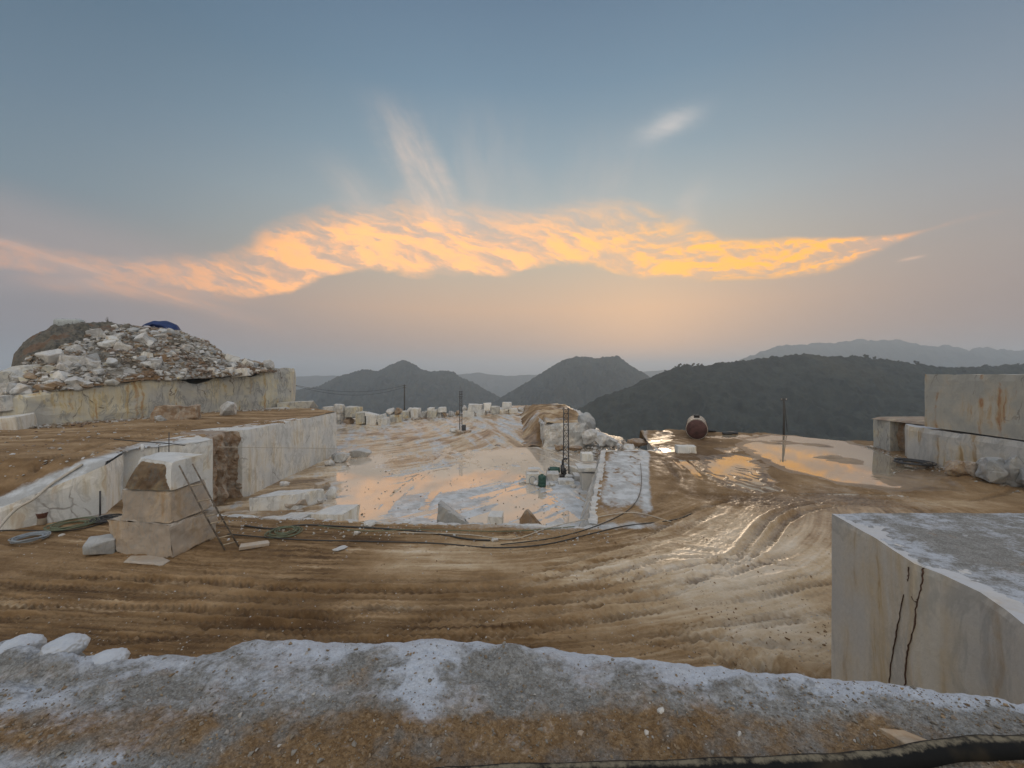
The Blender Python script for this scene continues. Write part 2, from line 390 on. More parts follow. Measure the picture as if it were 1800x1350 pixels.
def mat_mud(name, fl=False):
    """mud sheet: attributes pale, wet, white, dark painted on the terrain"""
    m, b, p = new_mat(name)
    pos = b.new('ShaderNodeNewGeometry').outputs['Position']
    pale, wet, white, tr = attr(b, 'pale'), attr(b, 'wet'), attr(b, 'white'), attr(b, 'rut')
    n1 = b.noise(pos, .9, 7, .65); n2 = b.noise(pos, 5.0, 6, .7); n3 = b.noise(pos, 22, 4, .7)
    c = b.ramp(pale+(n1-.5)*.45+(n2-.5)*.22, [(0, (.075,.042,.019)), (.25, (.165,.100,.046)), (.5, (.285,.190,.102)), (.75, (.45,.345,.225)), (1, (.57,.495,.395))])
    c = b.mix((white+(n1-.5)*.6+(n2-.5)*.5).ss(.35, .75), c, b.mix(n1.ss(.4, .6), (.50,.525,.55), (.34,.35,.355)))
    c = b.mix(tr.clamp()*.75, c, (.065, .038, .02))
    c = b.mix(n3.ss(.62, .72)*(1-wet)*.45, c, (.42, .36, .28))
    c = b.mix(n3.ss(.40, .30)*.45, c, (.06, .04, .02))
    b.setin(p.inputs['Base Color'], c)
    wf = (wet+(n1-.5)*.5+(n2-.5)*.25).ss(.38, .62)
    b.setin(p.inputs['Roughness'], .85-wf*.50)
    b.setin(p.inputs['Specular IOR Level'], .25+wf*.45)
    bump(b, p, n2*1.0+n3*.45+b.noise(pos, 60, 3, .6)*.15, .75, .06)
    bn = p.inputs['Normal'].links[0].from_node
    b.setin(bn.inputs['Strength'], .85-wf*.62)
    return m
M_mud = mat_mud("mud")
def mat_water(name, col=(.29,.24,.175), rip=.02):
    m, b, p = new_mat(name)
    pos = b.new('ShaderNodeNewGeometry').outputs['Position']
    n = b.noise(pos, .15, 3, .5)
    b.setin(p.inputs['Base Color'], b.mix(n.ss(.4, .6), col, tuple(q*.8 for q in col)))
    p.inputs['Roughness'].default_value = .03; p.inputs['IOR'].default_value = 1.85; p.inputs['Specular IOR Level'].default_value = 1.0
    bump(b, p, b.noise(pos, 1.5, 2, .5), rip, .05)
    return m
M_water = mat_water("puddle_water")
M_water2 = mat_water("milky_water", (.50,.43,.35))
M_water2.node_tree.nodes['Principled BSDF'].inputs['IOR'].default_value = 1.45
def mat_gravel(name):
    m, b, p = new_mat(name)
    pos = b.new('ShaderNodeNewGeometry').outputs['Position']
    dust, org = attr(b, 'dust'), attr(b, 'ochre')
    n1 = b.noise(pos, 3.5, 6, .65); n2 = b.noise(pos, 18, 6, .7); n3 = b.noise(pos, 70, 4, .7)
    vo = b.voro(pos, 70); cell = b.sep(vo.outputs['Color'])[0]; vd = E(b.nt, vo.outputs['Distance'])
    vo2 = b.voro(pos, 190); cell2 = b.sep(vo2.outputs['Color'])[0]
    n0 = b.noise(pos, 1.6, 4, .6)
    earth = b.ramp(n2*.55+cell*.22+cell2*.16+(n1-.5)*.6+.05, [(.2, (.055,.036,.020)), (.45, (.145,.090,.045)), (.65, (.225,.150,.080)), (.9, (.38,.30,.20))])
    grey = b.ramp(n2*.55+cell*.22+cell2*.16+(n1-.5)*.5+.06, [(.2, (.075,.073,.068)), (.45, (.165,.163,.155)), (.7, (.28,.285,.285)), (.95, (.40,.41,.42))])
    c = b.mix((org+(n1-.5)*2.0+(n0-.5)*1.8).ss(.2, .8), grey, earth)
    dw = (dust+(n0-.5)*1.1+(n1-.5)*1.5+(n2-.5)*1.0).ss(.30, 1.0)
    c = b.mix(dw*.8, c, b.mix((n3*.5+n1*.5).ss(.38, .62), (.54,.60,.70), (.39,.43,.50)))
    b.setin(p.inputs['Base Color'], c); p.inputs['Roughness'].default_value = .92; p.inputs['Specular IOR Level'].default_value = .2
    h = (1-vd)*.30*(1-dw*.6)+n2*1.1+n3*.35+cell*.12*(1-dw)+n1*1.0
    bump(b, p, h, .8, .02)
    return m
M_gravel = mat_gravel("gravelly_ledge")
def flat(name, col, rough=.6, metal=0.0, var=.15, sc=4.0):
    m, b, p = new_mat(name)
    tc = b.new('ShaderNodeTexCoord').outputs['Object']
    n = b.noise(tc, sc, 5, .65)
    b.setin(p.inputs['Base Color'], b.mix(n.ss(.3, .7), tuple(max(0, q*(1-var)) for q in col), tuple(min(1, q*(1+var)+.01) for q in col)))
    p.inputs['Roughness'].default_value = rough; p.inputs['Metallic'].default_value = metal
    bump(b, p, n, .2, .02); return m
M_steel = flat("dark_steel", (.045,.045,.05), .6, .3)
M_pole = flat("dark_pole_wood", (.05,.045,.04), .8)
M_bamboo = flat("weathered_wood", (.30,.25,.18), .75, 0, .35, 6)
M_blue = flat("blue_tarpaulin", (.012,.05,.22), .5, 0, .3, 1)
M_tank = flat("pale_tank_plastic", (.33,.36,.37), .5)
M_green = flat("dark_green_plastic", (.01,.06,.045), .5)
M_rubber = flat("black_rubber", (.016,.016,.018), .55, 0, .4, 20)
M_hose = flat("grey_hose", (.20,.23,.26), .5)
M_hoseg = flat("olive_hose", (.10,.12,.07), .6)
M_wire = flat("black_wire", (.02,.02,.02), .6)
M_rope = flat("pale_pipe", (.40,.36,.30), .7)
M_rusttank = flat("rusty_red_tank", (.055,.018,.015), .6, .2, .5, 1.5)
M_dirtywhite = flat("dirty_white_paint", (.42,.38,.32), .7, 0, .35, 1.5)
M_bucket = flat("brown_bucket", (.16,.07,.05), .6)
M_wht = flat("white_plastic", (.65,.68,.7), .5)
M_twig = flat("dry_twig", (.06,.05,.035), .9)
M_leafdark = flat("dark_foliage", (.022,.032,.018), .9, 0, .4, 3)

# ------------------------------------------------------------------ shape helpers
def displace_bm(bm, amp, sc, seed=0, edge=0.0):
    bm.normal_update()
    off = Vector((seed*3.17, seed*1.31, seed*7.7))
    mv = []
    for v in bm.verts:
        q = v.co*sc+off
        n = mnoise.fractal(q, .9, 2.0, 4)
        k = amp
        mv.append(v.normal*n*k)
    for v, d in zip(bm.verts, mv): v.co += d
def rock_mesh(name, mat, seed, sz=(1,1,1), pts=16, bevel=.06, blocky=.5, rough=.05, cuts=2, sit=True):
    """angular broken stone: hull of points, bevelled, subdivided and roughened"""
    rnd = random.Random(seed); bm = bmesh.new()
    if blocky > .8:
        for cx in (-1, 1):
            for cy in (-1, 1):
                for cz in (-1, 1):
                    k = lambda: 1-abs(rnd.gauss(0, .10+(1-blocky)*.5))
                    bm.verts.new((cx*k()*sz[0]/2, cy*k()*sz[1]/2, cz*k()*sz[2]/2))
        pts = pts//4
    for i in range(pts):
        while True:
            d = Vector((rnd.uniform(-1, 1), rnd.uniform(-1, 1), rnd.uniform(-1, 1)))
            if .2 < d.length < 1: break
        a = d.normalized()
        mx = max(abs(a.x), abs(a.y), abs(a.z)); cubep = a/mx
        q = a.lerp(cubep, blocky)*rnd.uniform(.82, 1.0)
        bm.verts.new((q.x*sz[0]/2, q.y*sz[1]/2, q.z*sz[2]/2))
    r = bmesh.ops.convex_hull(bm, input=bm.verts)
    bmesh.ops.delete(bm, geom=[v for v in bm.verts if not v.link_faces], context='VERTS')
    bmesh.ops.dissolve_limit(bm, angle_limit=R(14), verts=bm.verts, edges=bm.edges)
    m = min(sz)
    bmesh.ops.bevel(bm, geom=list(bm.edges), offset=bevel*m, segments=1, affect='EDGES', clamp_overlap=True)
    bmesh.ops.triangulate(bm, faces=bm.faces)
    if cuts: bmesh.ops.subdivide_edges(bm, edges=[e for e in bm.edges if e.calc_length() > m*.18], cuts=1, use_grid_fill=False)
    if cuts > 1: bmesh.ops.subdivide_edges(bm, edges=[e for e in bm.edges if e.calc_length() > m*.25], cuts=1)
    bmesh.ops.triangulate(bm, faces=bm.faces)
    displace_bm(bm, rough*m, 2.2/m, seed % 97)
    if sit:
        lo = min(v.co.z for v in bm.verts)
        for v in bm.verts: v.co.z -= lo
    me = bpy.data.meshes.new(name); bm.normal_update(); bm.to_mesh(me); bm.free(); me.materials.append(mat)
    return me
def hexa_bm(bot, top, cell=.5, rough=.02, chip=.08, seed=1, sag=0.0):
    """rough-sawn block from 4 bottom and 4 top corners (same order), faces gridded, edges chipped"""
    bm = bmesh.new()
    b_, t_ = [Vector(q) for q in bot], [Vector(q) for q in top]
    ctr = sum(b_+t_, Vector())/8
    quads = [(t_[0], t_[1], t_[2], t_[3]), (b_[3], b_[2], b_[1], b_[0])]
    for i in range(4):
        j = (i+1) % 4; quads.append((b_[i], b_[j], t_[j], t_[i]))
    for A, Bq, Cq, D in quads:
        nu = max(1, min(60, int(round(max((Bq-A).length, (Cq-D).length)/cell))))
        nv = max(1, min(60, int(round(max((D-A).length, (Cq-Bq).length)/cell))))
        g = [[bm.verts.new(A.lerp(Bq, i/nu).lerp(D.lerp(Cq, i/nu), j/nv)) for i in range(nu+1)] for j in range(nv+1)]
        for j in range(nv):
            for i in range(nu): bm.faces.new((g[j][i], g[j][i+1], g[j+1][i+1], g[j+1][i]))
    bmesh.ops.remove_doubles(bm, verts=bm.verts, dist=cell*.08)
    bmesh.ops.recalc_face_normals(bm, faces=bm.faces)
    bm.normal_update()
    # chip the sharp edges
    off = Vector((seed*5.1, seed*2.3, seed))
    mv = {}
    for v in bm.verts:
        sharp = False
        for e in v.link_edges:
            if len(e.link_faces) == 2 and e.calc_face_angle(0) > R(35): sharp = True
        n = mnoise.fractal(v.co*1.3+off, 1, 2, 4)
        d = v.normal*(n*rough)
        if sharp:
            k = max(0, mnoise.fractal(v.co*2.1+off*2, .8, 2, 4)+.15)
            d = d-v.normal*(chip*(.25+k*1.3))
        mv[v] = d
    for v, d in mv.items(): v.co += d
    return bm
def hexa(name, bot, top, mat, parent=None, **k):
    bm = hexa_bm(bot, top, **k)
    o = bm_obj(name, bm, mat, parent)
    return o
def sit_origin(o):
    """put the origin at the base of the mesh"""
    co = [v.co for v in o.data.vertices]
    c = Vector((sum(q.x for q in co)/len(co), sum(q.y for q in co)/len(co), min(q.z for q in co)))
    o.data.transform(Matrix.Translation(-c)); o.location = c
    return o
def tube(name, pts, r, mat, parent=None, seg=8, closed=False, smooth=True):
    pts = [Vector(q) for q in pts]; n = len(pts); bm = bmesh.new(); rings = []
    rr = r if hasattr(r, '__len__') else [r]*n
    up = Vector((0, 0, 1)); prev = None
    for i, q in enumerate(pts):
        t = (pts[min(i+1, n-1)]-pts[max(i-1, 0)]) if not closed else (pts[(i+1) % n]-pts[i-1])
        t.normalize()
        if prev is None: a = t.cross(up if abs(t.z) < .9 else Vector((1, 0, 0))).normalized()
        else: a = (prev-t*prev.dot(t)).normalized()
        prev = a; c = t.cross(a)
        rings.append([bm.verts.new(q+(a*math.cos(k*2*math.pi/seg)+c*math.sin(k*2*math.pi/seg))*rr[i]) for k in range(seg)])
    m = n if closed else n-1
    for i in range(m):
        A, Bq = rings[i], rings[(i+1) % n]
        for k in range(seg): bm.faces.new((A[k], A[(k+1) % seg], Bq[(k+1) % seg], Bq[k]))
    if not closed: bm.faces.new(rings[0][::-1]); bm.faces.new(rings[-1])
    bmesh.ops.recalc_face_normals(bm, faces=bm.faces)
    return bm_obj(name, bm, mat, parent, smooth)
def smooth_path(pts, n=8):
    pts = [Vector(q) for q in pts]; out = []
    for i in range(len(pts)-1):
        p0 = pts[max(i-1, 0)]; p1 = pts[i]; p2 = pts[i+1]; p3 = pts[min(i+2, len(pts)-1)]
        for k in range(n):
            t = k/n
            out.append(.5*((2*p1)+(p2-p0)*t+(2*p0-5*p1+4*p2-p3)*t*t+(3*p1-p0-3*p2+p3)*t**3))
    out.append(pts[-1]); return out
def ngon_prism(name, foot, zb, mat, parent=None, cell=.6, rough=.04, chip=.08, seed=1, top_in=0.0):
    """solid wall block: foot = [(x, y, ztop)], counter-clockwise; sides gridded and roughened"""
    bm = bmesh.new(); n = len(foot); loops_top = []
    cols = []
    for i in range(n):
        a = Vector(foot[i]); c = Vector(foot[(i+1) % n])
        L = (a-c).length; k = max(1, int(L/cell))
        for j in range(k): cols.append(a.lerp(c, j/k))
    nz_ = max(2, int((max(f[2] for f in foot)-zb)/cell))
    rings = []
    for j in range(nz_+1):
        t = j/nz_
        rings.append([bm.verts.new((q.x, q.y, zb+(q.z-zb)*t)) for q in cols])
    m = len(cols)
    for j in range(nz_):
        for i in range(m): bm.faces.new((rings[j][i], rings[j][(i+1) % m], rings[j+1][(i+1) % m], rings[j+1][i]))
    tf = bm.faces.new(rings[-1])
    bm.faces.new(rings[0][::-1])
    bmesh.ops.recalc_face_normals(bm, faces=bm.faces)
    bm.normal_update()
    off = Vector((seed*5.1, seed*2.3, seed)); mv = []
    for j, rg in enumerate(rings):
        for i, v in enumerate(rg):
            nn = Vector((0, 0, 0))
            for f in v.link_faces:
                if abs(f.normal.z) < .7: nn += f.normal
            nn.z = 0
            if nn.length: nn.normalize()
            d = nn*mnoise.fractal(v.co*.8+off, 1, 2, 4)*rough
            if j == nz_:
                k = max(0, mnoise.fractal(v.co*1.7+off, .8, 2, 4)+.2); d = d-nn*chip*(.3+k*1.5)-Vector((0, 0, 1))*chip*(.2+k)
            mv.append((v, d))
    for v, d in mv: v.co += d
    bmesh.ops.triangulate(bm, faces=[tf])
    return bm_obj(name, bm, mat, parent)
# ------------------------------------------------------------------ terrain
def seg_dist(x, y, A, Bq):
    ax, ay = A; dx, dy = Bq[0]-ax, Bq[1]-ay; L2 = dx*dx+dy*dy+1e-9
    t = np.clip(((x-ax)*dx+(y-ay)*dy)/L2, 0, 1)
    ex = x-(ax+t*dx); ey = y-(ay+t*dy)
    side = np.sign(dx*(y-ay)-dy*(x-ax))
    return np.sqrt(ex*ex+ey*ey)*side, t*math.sqrt(L2)
def stamp_track(x, y, pts, z, rut, width=.55, depth=.07, lug=.35, gap=0.0):
    """press a wheel rut along pts (world x, y) into z; darkens rut"""
    sp = smooth_path([(p[0], p[1], 0) for p in pts], 6); s0 = 0
    best = np.full(x.shape, 9.0); arc = np.zeros(x.shape)
    for a, c in zip(sp[:-1], sp[1:]):
        mask = (x > min(a.x, c.x)-2) & (x < max(a.x, c.x)+2) & (y > min(a.y, c.y)-2) & (y < max(a.y, c.y)+2)
        idx = np.nonzero(mask)
        if len(idx[0]):
            dd, t = seg_dist(x[idx], y[idx], (a.x, a.y), (c.x, c.y))
            m = np.abs(dd) < np.abs(best[idx]); sub = tuple(q[m] for q in idx)
            best[sub] = dd[m]; arc[sub] = (s0+t)[m]
        s0 += (c-a).length
    wob = fbm(arc*.25, arc*0, 3, int(s0*10) % 91)*.25
    d = best+wob*.3
    w2 = width/2
    prof = -depth*np.exp(-(d/w2)**4)+depth*.75*np.exp(-((np.abs(d)-w2*1.35)/(w2*.38))**2)
    tread = np.exp(-(d/w2)**6)*np.sin((arc+np.abs(d)*.7)*2*math.pi/lug)*depth*.60
    fade = sst(0, 3, arc)*sst(0, 3, s0-arc)*np.clip(.60+1.1*fbm(arc*.16, arc*0+s0, 3, 7), .08, 1.15)*(.75+.5*fbm(x*1.8, y*1.8, 3, 71))
    z += (prof+tread)*fade
    rut += np.clip(np.exp(-(d/(w2*.8))**4)*.55*fade-np.exp(-((np.abs(d)-w2*1.3)/(w2*.4))**2)*.35*fade, -.5, 1)
PYg = np.concatenate([np.arange(2900, 1300, -60), np.arange(1300, 1262, -5), np.arange(1262, 860, -.85), np.arange(860, 757.5, -.55)])
Yr = F*H/(PYg-655.0)
U = np.linspace(-1.42, 1.42, 1320)
UU, YY = np.meshgrid(U, Yr); XX = UU*YY
PX = UU*F+900; PYY = np.broadcast_to(PYg[:, None], PX.shape)
def blob(cx, cy, rx, ry, ang=0.0, pw=1.0):
    """soft patch on the mud, centre and radii first read off the plan"""
    c, s = math.cos(ang), math.sin(ang); dx = PX-cx; dy = PYY-cy
    a = (dx*c+dy*s)/rx; b = (-dx*s+dy*c)/ry
    return np.exp(-(a*a+b*b)**pw)
# sweep coordinate: arcs round the haul road bend
ax_ = np.where(XX < -2, 2.6, 1.0); sx_ = sst(-12, 4, XX)
rad = np.sqrt(((XX+2)/(2.6-1.5*sx_))**2+(YY-36)**2)
ang = np.arctan2(XX+2, 36-YY)
z = fbm(XX/9, YY/9, 3, 4)*.10
str1 = fbm(rad*1.6, ang*3, 5, 11, .6); str2 = fbm(rad*5.0, ang*6, 4, 19, .6)
inroad = sst(27.5, 24, YY)*sst(60, 20, np.abs(XX)*1.2)
calm = np.clip(np.exp(-((PX-1340)/250)**2-((PYY-1000)/95)**2)*1.0+.6*np.exp(-((PX-1400)/200)**2-((PYY-1120)/60)**2), 0, 1)
inroad = inroad*(1-.72*calm)
z += (str1*.022+str2*.020)*inroad*(.5+.9*np.clip(fbm(XX/4, YY/3, 3, 90)+.4, 0, 1))
z += fbm(XX*1.2, YY*1.2, 5, 31, .6)*.045*(1-.6*inroad)*(1-.45*calm)
z += fbm(XX*5, YY*5, 4, 37, .65)*.024*(1-.25*calm)+(1-.8*calm)*np.clip(fbm(XX*9, YY*9, 3, 38, .6)-.35, 0, 1)*.10*np.clip(fbm(XX/2.5, YY/2.5, 3, 39)+.25, 0, 1)
rut = np.zeros_like(z)
T = lambda *p: [tuple(G(*q)[:2]) for q in p]
tracks = [
 (T((60,1010),(300,1016),(620,1035),(880,1030),(1013,1000),(1113,970),(1180,940),(1233,913),(1297,887),(1370,862)), .6, .11, .35),
 (T((300,1000),(620,1018),(880,1012),(1010,984),(1100,955),(1165,925),(1215,900),(1270,878),(1330,858)), .6, .08, .35),
 (T((-100,1065),(300,1068),(660,1086),(880,1083),(1013,1067),(1147,1050),(1247,1043),(1347,1023),(1453,1003),(1700,960)), .6, .10, .3),
 (T((-100,1050),(300,1052),(660,1068),(880,1064),(1047,1046),(1200,1020),(1300,1000),(1420,960)), .55, .07, .3),
 (T((880,1055),(1047,1030),(1163,1000),(1280,980),(1313,953),(1347,917),(1385,892),(1460,868)), .55, .12, .4),
 (T((950,1075),(1163,1047),(1247,1003),(1313,977),(1353,947),(1383,917),(1430,895),(1520,874)), .55, .11, .4),
 (T((-60,1100),(300,1108),(660,1122),(880,1113),(1047,1087),(1180,1067),(1313,1047),(1447,1020),(1700,980)), .6, .11, .3),
 (T((700,1150),(1047,1143),(1180,1120),(1313,1097),(1447,1077),(1600,1050)), .6, .10, .3),
 (T((600,1140),(860,1133),(1110,1087),(1280,1067),(1447,1037),(1700,1000)), .5, .08, .3),
 (T((1200,1020),(1313,993),(1453,960),(1640,925)), .5, .07, .4),
 (T((1160,1128),(1230,1147),(1347,1176),(1447,1196),(1600,1230)), .95, .22, .42),
 (T((-100,1020),(200,1032),(440,1048),(661,1050),(841,1050),(1000,1030),(1120,995),(1200,965)), .6, .06, .3),
 (T((-100,1085),(300,1090),(660,1104),(900,1098),(1100,1076),(1250,1060),(1447,1050)), .5, .06, .3),
 (T((-100,1130),(200,1125),(500,1118),(800,1140),(1000,1128),(1200,1104),(1447,1062)), .5, .07, .3),
 (T((1130,900),(1170,870),(1190,840),(1178,815),(1150,795)), .7, .12, .4),
 (T((1230,905),(1250,870),(1235,840),(1210,815),(1190,800)), .7, .12, .4),
 (T((1300,880),(1380,868),(1500,866),(1620,874),(1760,880)), .6, .12, .4),
 (T((1200,890),(1340,884),(1480,880),(1640,892),(1800,900)), .6, .10, .4),
 (T((1180,860),(1300,862),(1420,858),(1560,860),(1700,868)), .6, .10, .4),
 (T((1560,900),(1650,882),(1730,868),(1800,850)), .5, .08, .4),
]
rt_ = random.Random(77)
for k in range(16):                     # crossing passes of loaders and trucks
    x0 = rt_.uniform(150, 1150); yy0 = rt_.uniform(965, 1130); sl0 = rt_.uniform(-.09, .10); L_ = rt_.uniform(250, 600); bd = rt_.uniform(-25, 25)
    tracks.append((T((x0,yy0),(x0+L_*.5,yy0+sl0*L_*.5+bd),(x0+L_,yy0+sl0*L_)), rt_.choice([.35,.5,.7]), rt_.uniform(.04,.10), rt_.choice([.25,.35,.45])))
z += .13*np.exp(-(((XX+16.8)/2.7)**2+((YY-19.9)/2.1)**2)**1.5)
for pts, wd, dp, lg in tracks: stamp_track(XX, YY, pts, z, rut, wd, dp, lg)
# attributes
str3 = fbm(rad*13.0, ang*9, 3, 23, .6)
pale = .33+.17*fbm(XX/4, YY/3, 5, 77)+(str1*.22+str2*.22+str3*.14)*inroad*(.45+.8*np.clip(fbm(XX/3, YY/3, 3, 93)+.5, 0, 1))
pale += .45*calm+.10*blob(1380,1110,170,70)+.22*blob(1130,1030,220,90,-.2)
pale += .30*blob(730,975,150,28)+.16*blob(430,1000,100,30)-.14*blob(560,970,160,30)-.13*blob(150,1080,330,70)-.08*blob(600,1110,300,40)
pale += .28*blob(1720,880,130,26)+.10*blob(1290,930,150,40)
pale -= .22*blob(1330,870,240,18)+.18*blob(1200,800,110,36)
pale += .10*blob(1140,820,60,60)
wet = .34*blob(1270,960,290,80,-.15)+.20*blob(1340,975,160,40,-.15)+.10*blob(1380,1110,170,70)+.14+.3*blob(1500,880,260,50)+.30*blob(1180,800,80,60)
wet += .25*blob(730,975,150,30)+str1*.10
wet -= .35*blob(300,1090,500,70)
white = .85*np.exp(-(((PX-(1092+(PYY-860)*-.12))/38)**2)**2)*sst(785, 800, PYY)*sst(905, 855, PYY)
white *= 1.0+.45*fbm(XX*1.1, YY*.35, 4, 61)+.3*fbm(XX*4, YY*2, 3, 62)
white += .55*np.exp(-((PX-(1135+(PYY-800)*.03))/9)**2)*sst(930, 880, PYY)
white += .42*np.clip(blob(1105,895,60,34)*(1+fbm(XX*1.5, YY*.8, 4, 63)), 0, 1)
white += .55*blob(1000,925,330,7)+.25*blob(1740,860,140,30)+.35*blob(1560,800,80,14,.25)+.30*blob(250,910,300,10)
white += .30*blob(170,905,120,12)
white += .22*blob(960,950,120,26)
# puddle basins (upper ground)
def basin(poly):
    """signed inside-ness (m) of a closed outline"""
    pts = [G(*q) for q in poly]; n = len(pts); dmin = np.full(XX.shape, 1e9); ins = np.zeros(XX.shape, bool)
    for i in range(n):
        a, c = pts[i], pts[(i+1) % n]
        dx, dy = c.x-a.x, c.y-a.y; t = np.clip(((XX-a.x)*dx+(YY-a.y)*dy)/(dx*dx+dy*dy+1e-9), 0, 1)
        dmin = np.minimum(dmin, (XX-a.x-t*dx)**2+(YY-a.y-t*dy)**2)
        cond = ((a.y > YY) != (c.y > YY)) & (XX < (c.x-a.x)*(YY-a.y)/((c.y-a.y) if abs(c.y-a.y) > 1e-9 else 1e-9)+a.x)
        ins ^= cond
    return np.sqrt(dmin)*np.where(ins, 1, -1)
WL = -.06
big = basin([(1305,773),(1350,768),(1420,768),(1480,776),(1530,786),(1580,803),(1625,822),(1650,840),(1668,852),(1600,853),(1540,849),(1480,842),(1420,830),(1360,812),(1330,800),(1300,786)])
big = big+fbm(XX*.45, YY*.45, 4, 5)*.7
mid = basin([(1232,812),(1248,802),(1290,797),(1318,800),(1335,815),(1352,838),(1366,852),(1330,855),(1290,852),(1262,842),(1240,826)])
mid = mid+fbm(XX*.8, YY*.8, 4, 6)*.6
sm_ = [basin([(1135,776),(1160,772),(1172,775),(1160,780),(1140,782)]), basin([(1140,788),(1172,785),(1190,793),(1160,795)]), basin([(1150,768),(1170,764),(1180,769),(1160,771)]), basin([(1262,790),(1290,787),(1300,792),(1275,795)])]
dip = np.clip(big/.8, -1, 1.5)
dip2 = np.clip(mid/.6, -1, 1.2)
for s_ in sm_: dip2 = np.maximum(dip2, np.clip((s_+fbm(XX*.9, YY*.9, 3, 9)*.4)/.5, -1, 1))
bowl = np.maximum(dip, dip2)
near = sst(-1, .0, bowl)
rip = np.sin((XX*1.9+YY*.55+fbm(XX*.4, YY*.4, 3, 8)*2.2)*3.6)*.085+np.abs(fbm(XX*2, YY*.8, 3, 55))*.05
ripm = sst(-.9, .1, dip2)*(1-sst(-.2, .4, dip))*(.25+.75*sst(37, 34, YY+(XX-20)*.15-fbm(XX*.5, YY*.5, 2, 3)*2))
z = z*(1-.75*near)+near*(-.03-.05*np.clip(bowl, -1, 1.2))+rip*ripm
# island in the big puddle
isl = blob(1475,804,34,4.5,.12)+.7*blob(1370,778,40,3,.05)+.6*blob(1440,783,25,2.5,.1)
z += isl*(.16+.16*fbm(XX*.9, YY*1.2, 4, 73))
# raised rim at the far right edge and berm by the slabs
z += .35*blob(1740,838,120,14)*(1+.5*fbm(XX*1.5, YY*1.5, 4, 66))
z += .25*sst(771, 764, PYY)*sst(1300, 1180, PX)
TILT = .026  # slope added to mud and water so the puddle mirrors the lit cloud
tilt = TILT*(YY-44)*sst(10.5, 14, XX)*sst(24, 29, YY)
z = z+tilt
wet = wet+.55*sst(-1.2, -.2, bowl)
pale = pale-.10*near*(bowl < .2)
# churned texture on the brown patch and left yard
z += np.abs(fbm(XX*2.2, YY*2.2, 4, 91))*.10*np.clip(blob(1330,872,260,24)+blob(350,985,300,30)*.8+blob(600,965,120,20)*.6+blob(1000,940,160,16), 0, 1)
# gentle fall beyond the far rim and cut at the pit
pit = [(-24.2,60),(-24.2,27.0),(-22.5,25.4),(-17.4,23.95),(-9.6,23.0),(-2,22.4),(4.3,21.95),(9.7,43.3),(15.2,43.6),(18.2,60)]
def inside(px_, x, y):
    ins = np.zeros(x.shape, bool); n = len(px_)
    for i in range(n):
        a, c = px_[i], px_[(i+1) % n]
        if a[1] == c[1]: continue
        ins ^= ((a[1] > y) != (c[1] > y)) & (x < (c[0]-a[0])*(y-a[1])/(c[1]-a[1])+a[0])
    return ins
yfar = np.interp(XX, [15, 17, 22, 34, 40, 48, 80], [54.5, 56, 56, 55, 50, 47, 44])
zdrop = np.clip((YY-yfar-fbm(XX*.6, YY*0, 3, 2)*.8), 0, None)
z -= zdrop*1.0
def nearest(poly, X_, Y2):
    dm = np.full(X_.shape, 1e9); NX = X_.copy(); NY = Y2.copy(); n = len(poly)
    for i in range(n):
        a, c = poly[i], poly[(i+1) % n]; dx, dy = c[0]-a[0], c[1]-a[1]
        t = np.clip(((X_-a[0])*dx+(Y2-a[1])*dy)/(dx*dx+dy*dy+1e-9), 0, 1); qx = a[0]+t*dx; qy = a[1]+t*dy
        d2 = (X_-qx)**2+(Y2-qy)**2; m_ = d2 < dm; dm = np.where(m_, d2, dm); NX = np.where(m_, qx, NX); NY = np.where(m_, qy, NY)
    return np.sqrt(dm), NX, NY
pd, pnx, pny = nearest(pit, XX, YY); inp_ = inside(pit, XX, YY)
keep = ~(inp_ & (pd > .55)) & ~((XX < -23.9) & (YY > 30)); mv_ = inp_ & keep
XX = np.where(mv_, pnx, XX); YY = np.where(mv_, pny, YY); z = np.where(mv_, z-.05, z)
kf = keep[:-1, :-1] & keep[1:, :-1] & keep[:-1, 1:] & keep[1:, 1:]
verts = np.stack([XX, YY, z], -1).reshape(-1, 3)
attrs = dict(pale=np.clip(pale, 0, 1), wet=np.clip(wet, 0, 1), white=np.clip(white, 0, 1), rut=np.clip(rut, -.3, 1))
used = np.zeros(len(verts), bool); fc = grid_faces(*XX.shape, keep=kf); used[fc.ravel()] = True
remap = np.cumsum(used)-1
me = np_mesh("mud_ground", verts[used], remap[fc], M_mud, True, {k: q.reshape(-1)[used] for k, q in attrs.items()})
tag(mobj("mud_ground", me), kind='structure')
Zup = (PYg, U, z.copy())
def zg(x, y):
    """height of the mud ground at a point"""
    py = 655+F*H/y; j = (x/y-U[0])/(U[1]-U[0]); i = np.interp(-py, -PYg, np.arange(len(PYg)))
    i0 = int(min(max(i, 0), len(PYg)-1)); j0 = int(min(max(j, 0), len(U)-1)); return float(z[i0, j0])
def puddle(name, pts, zz, sl=0.0, y0=44, mat=None):
    bm = bmesh.new(); f = bm.faces.new([bm.verts.new((q[0], q[1], zz+sl*(q[1]-y0))) for q in pts]); bmesh.ops.triangulate(bm, faces=[f])
    bmesh.ops.recalc_face_normals(bm, faces=bm.faces)
    o = bm_obj(name, bm, mat or M_water); tag(o, kind='structure'); return o
puddle("water", [(14.3,30),(16,28.8),(26,28.8),(36,28.8),(42,30),(42.5,44),(40,49),(35,53.5),(17.2,53.5)], WL, TILT)

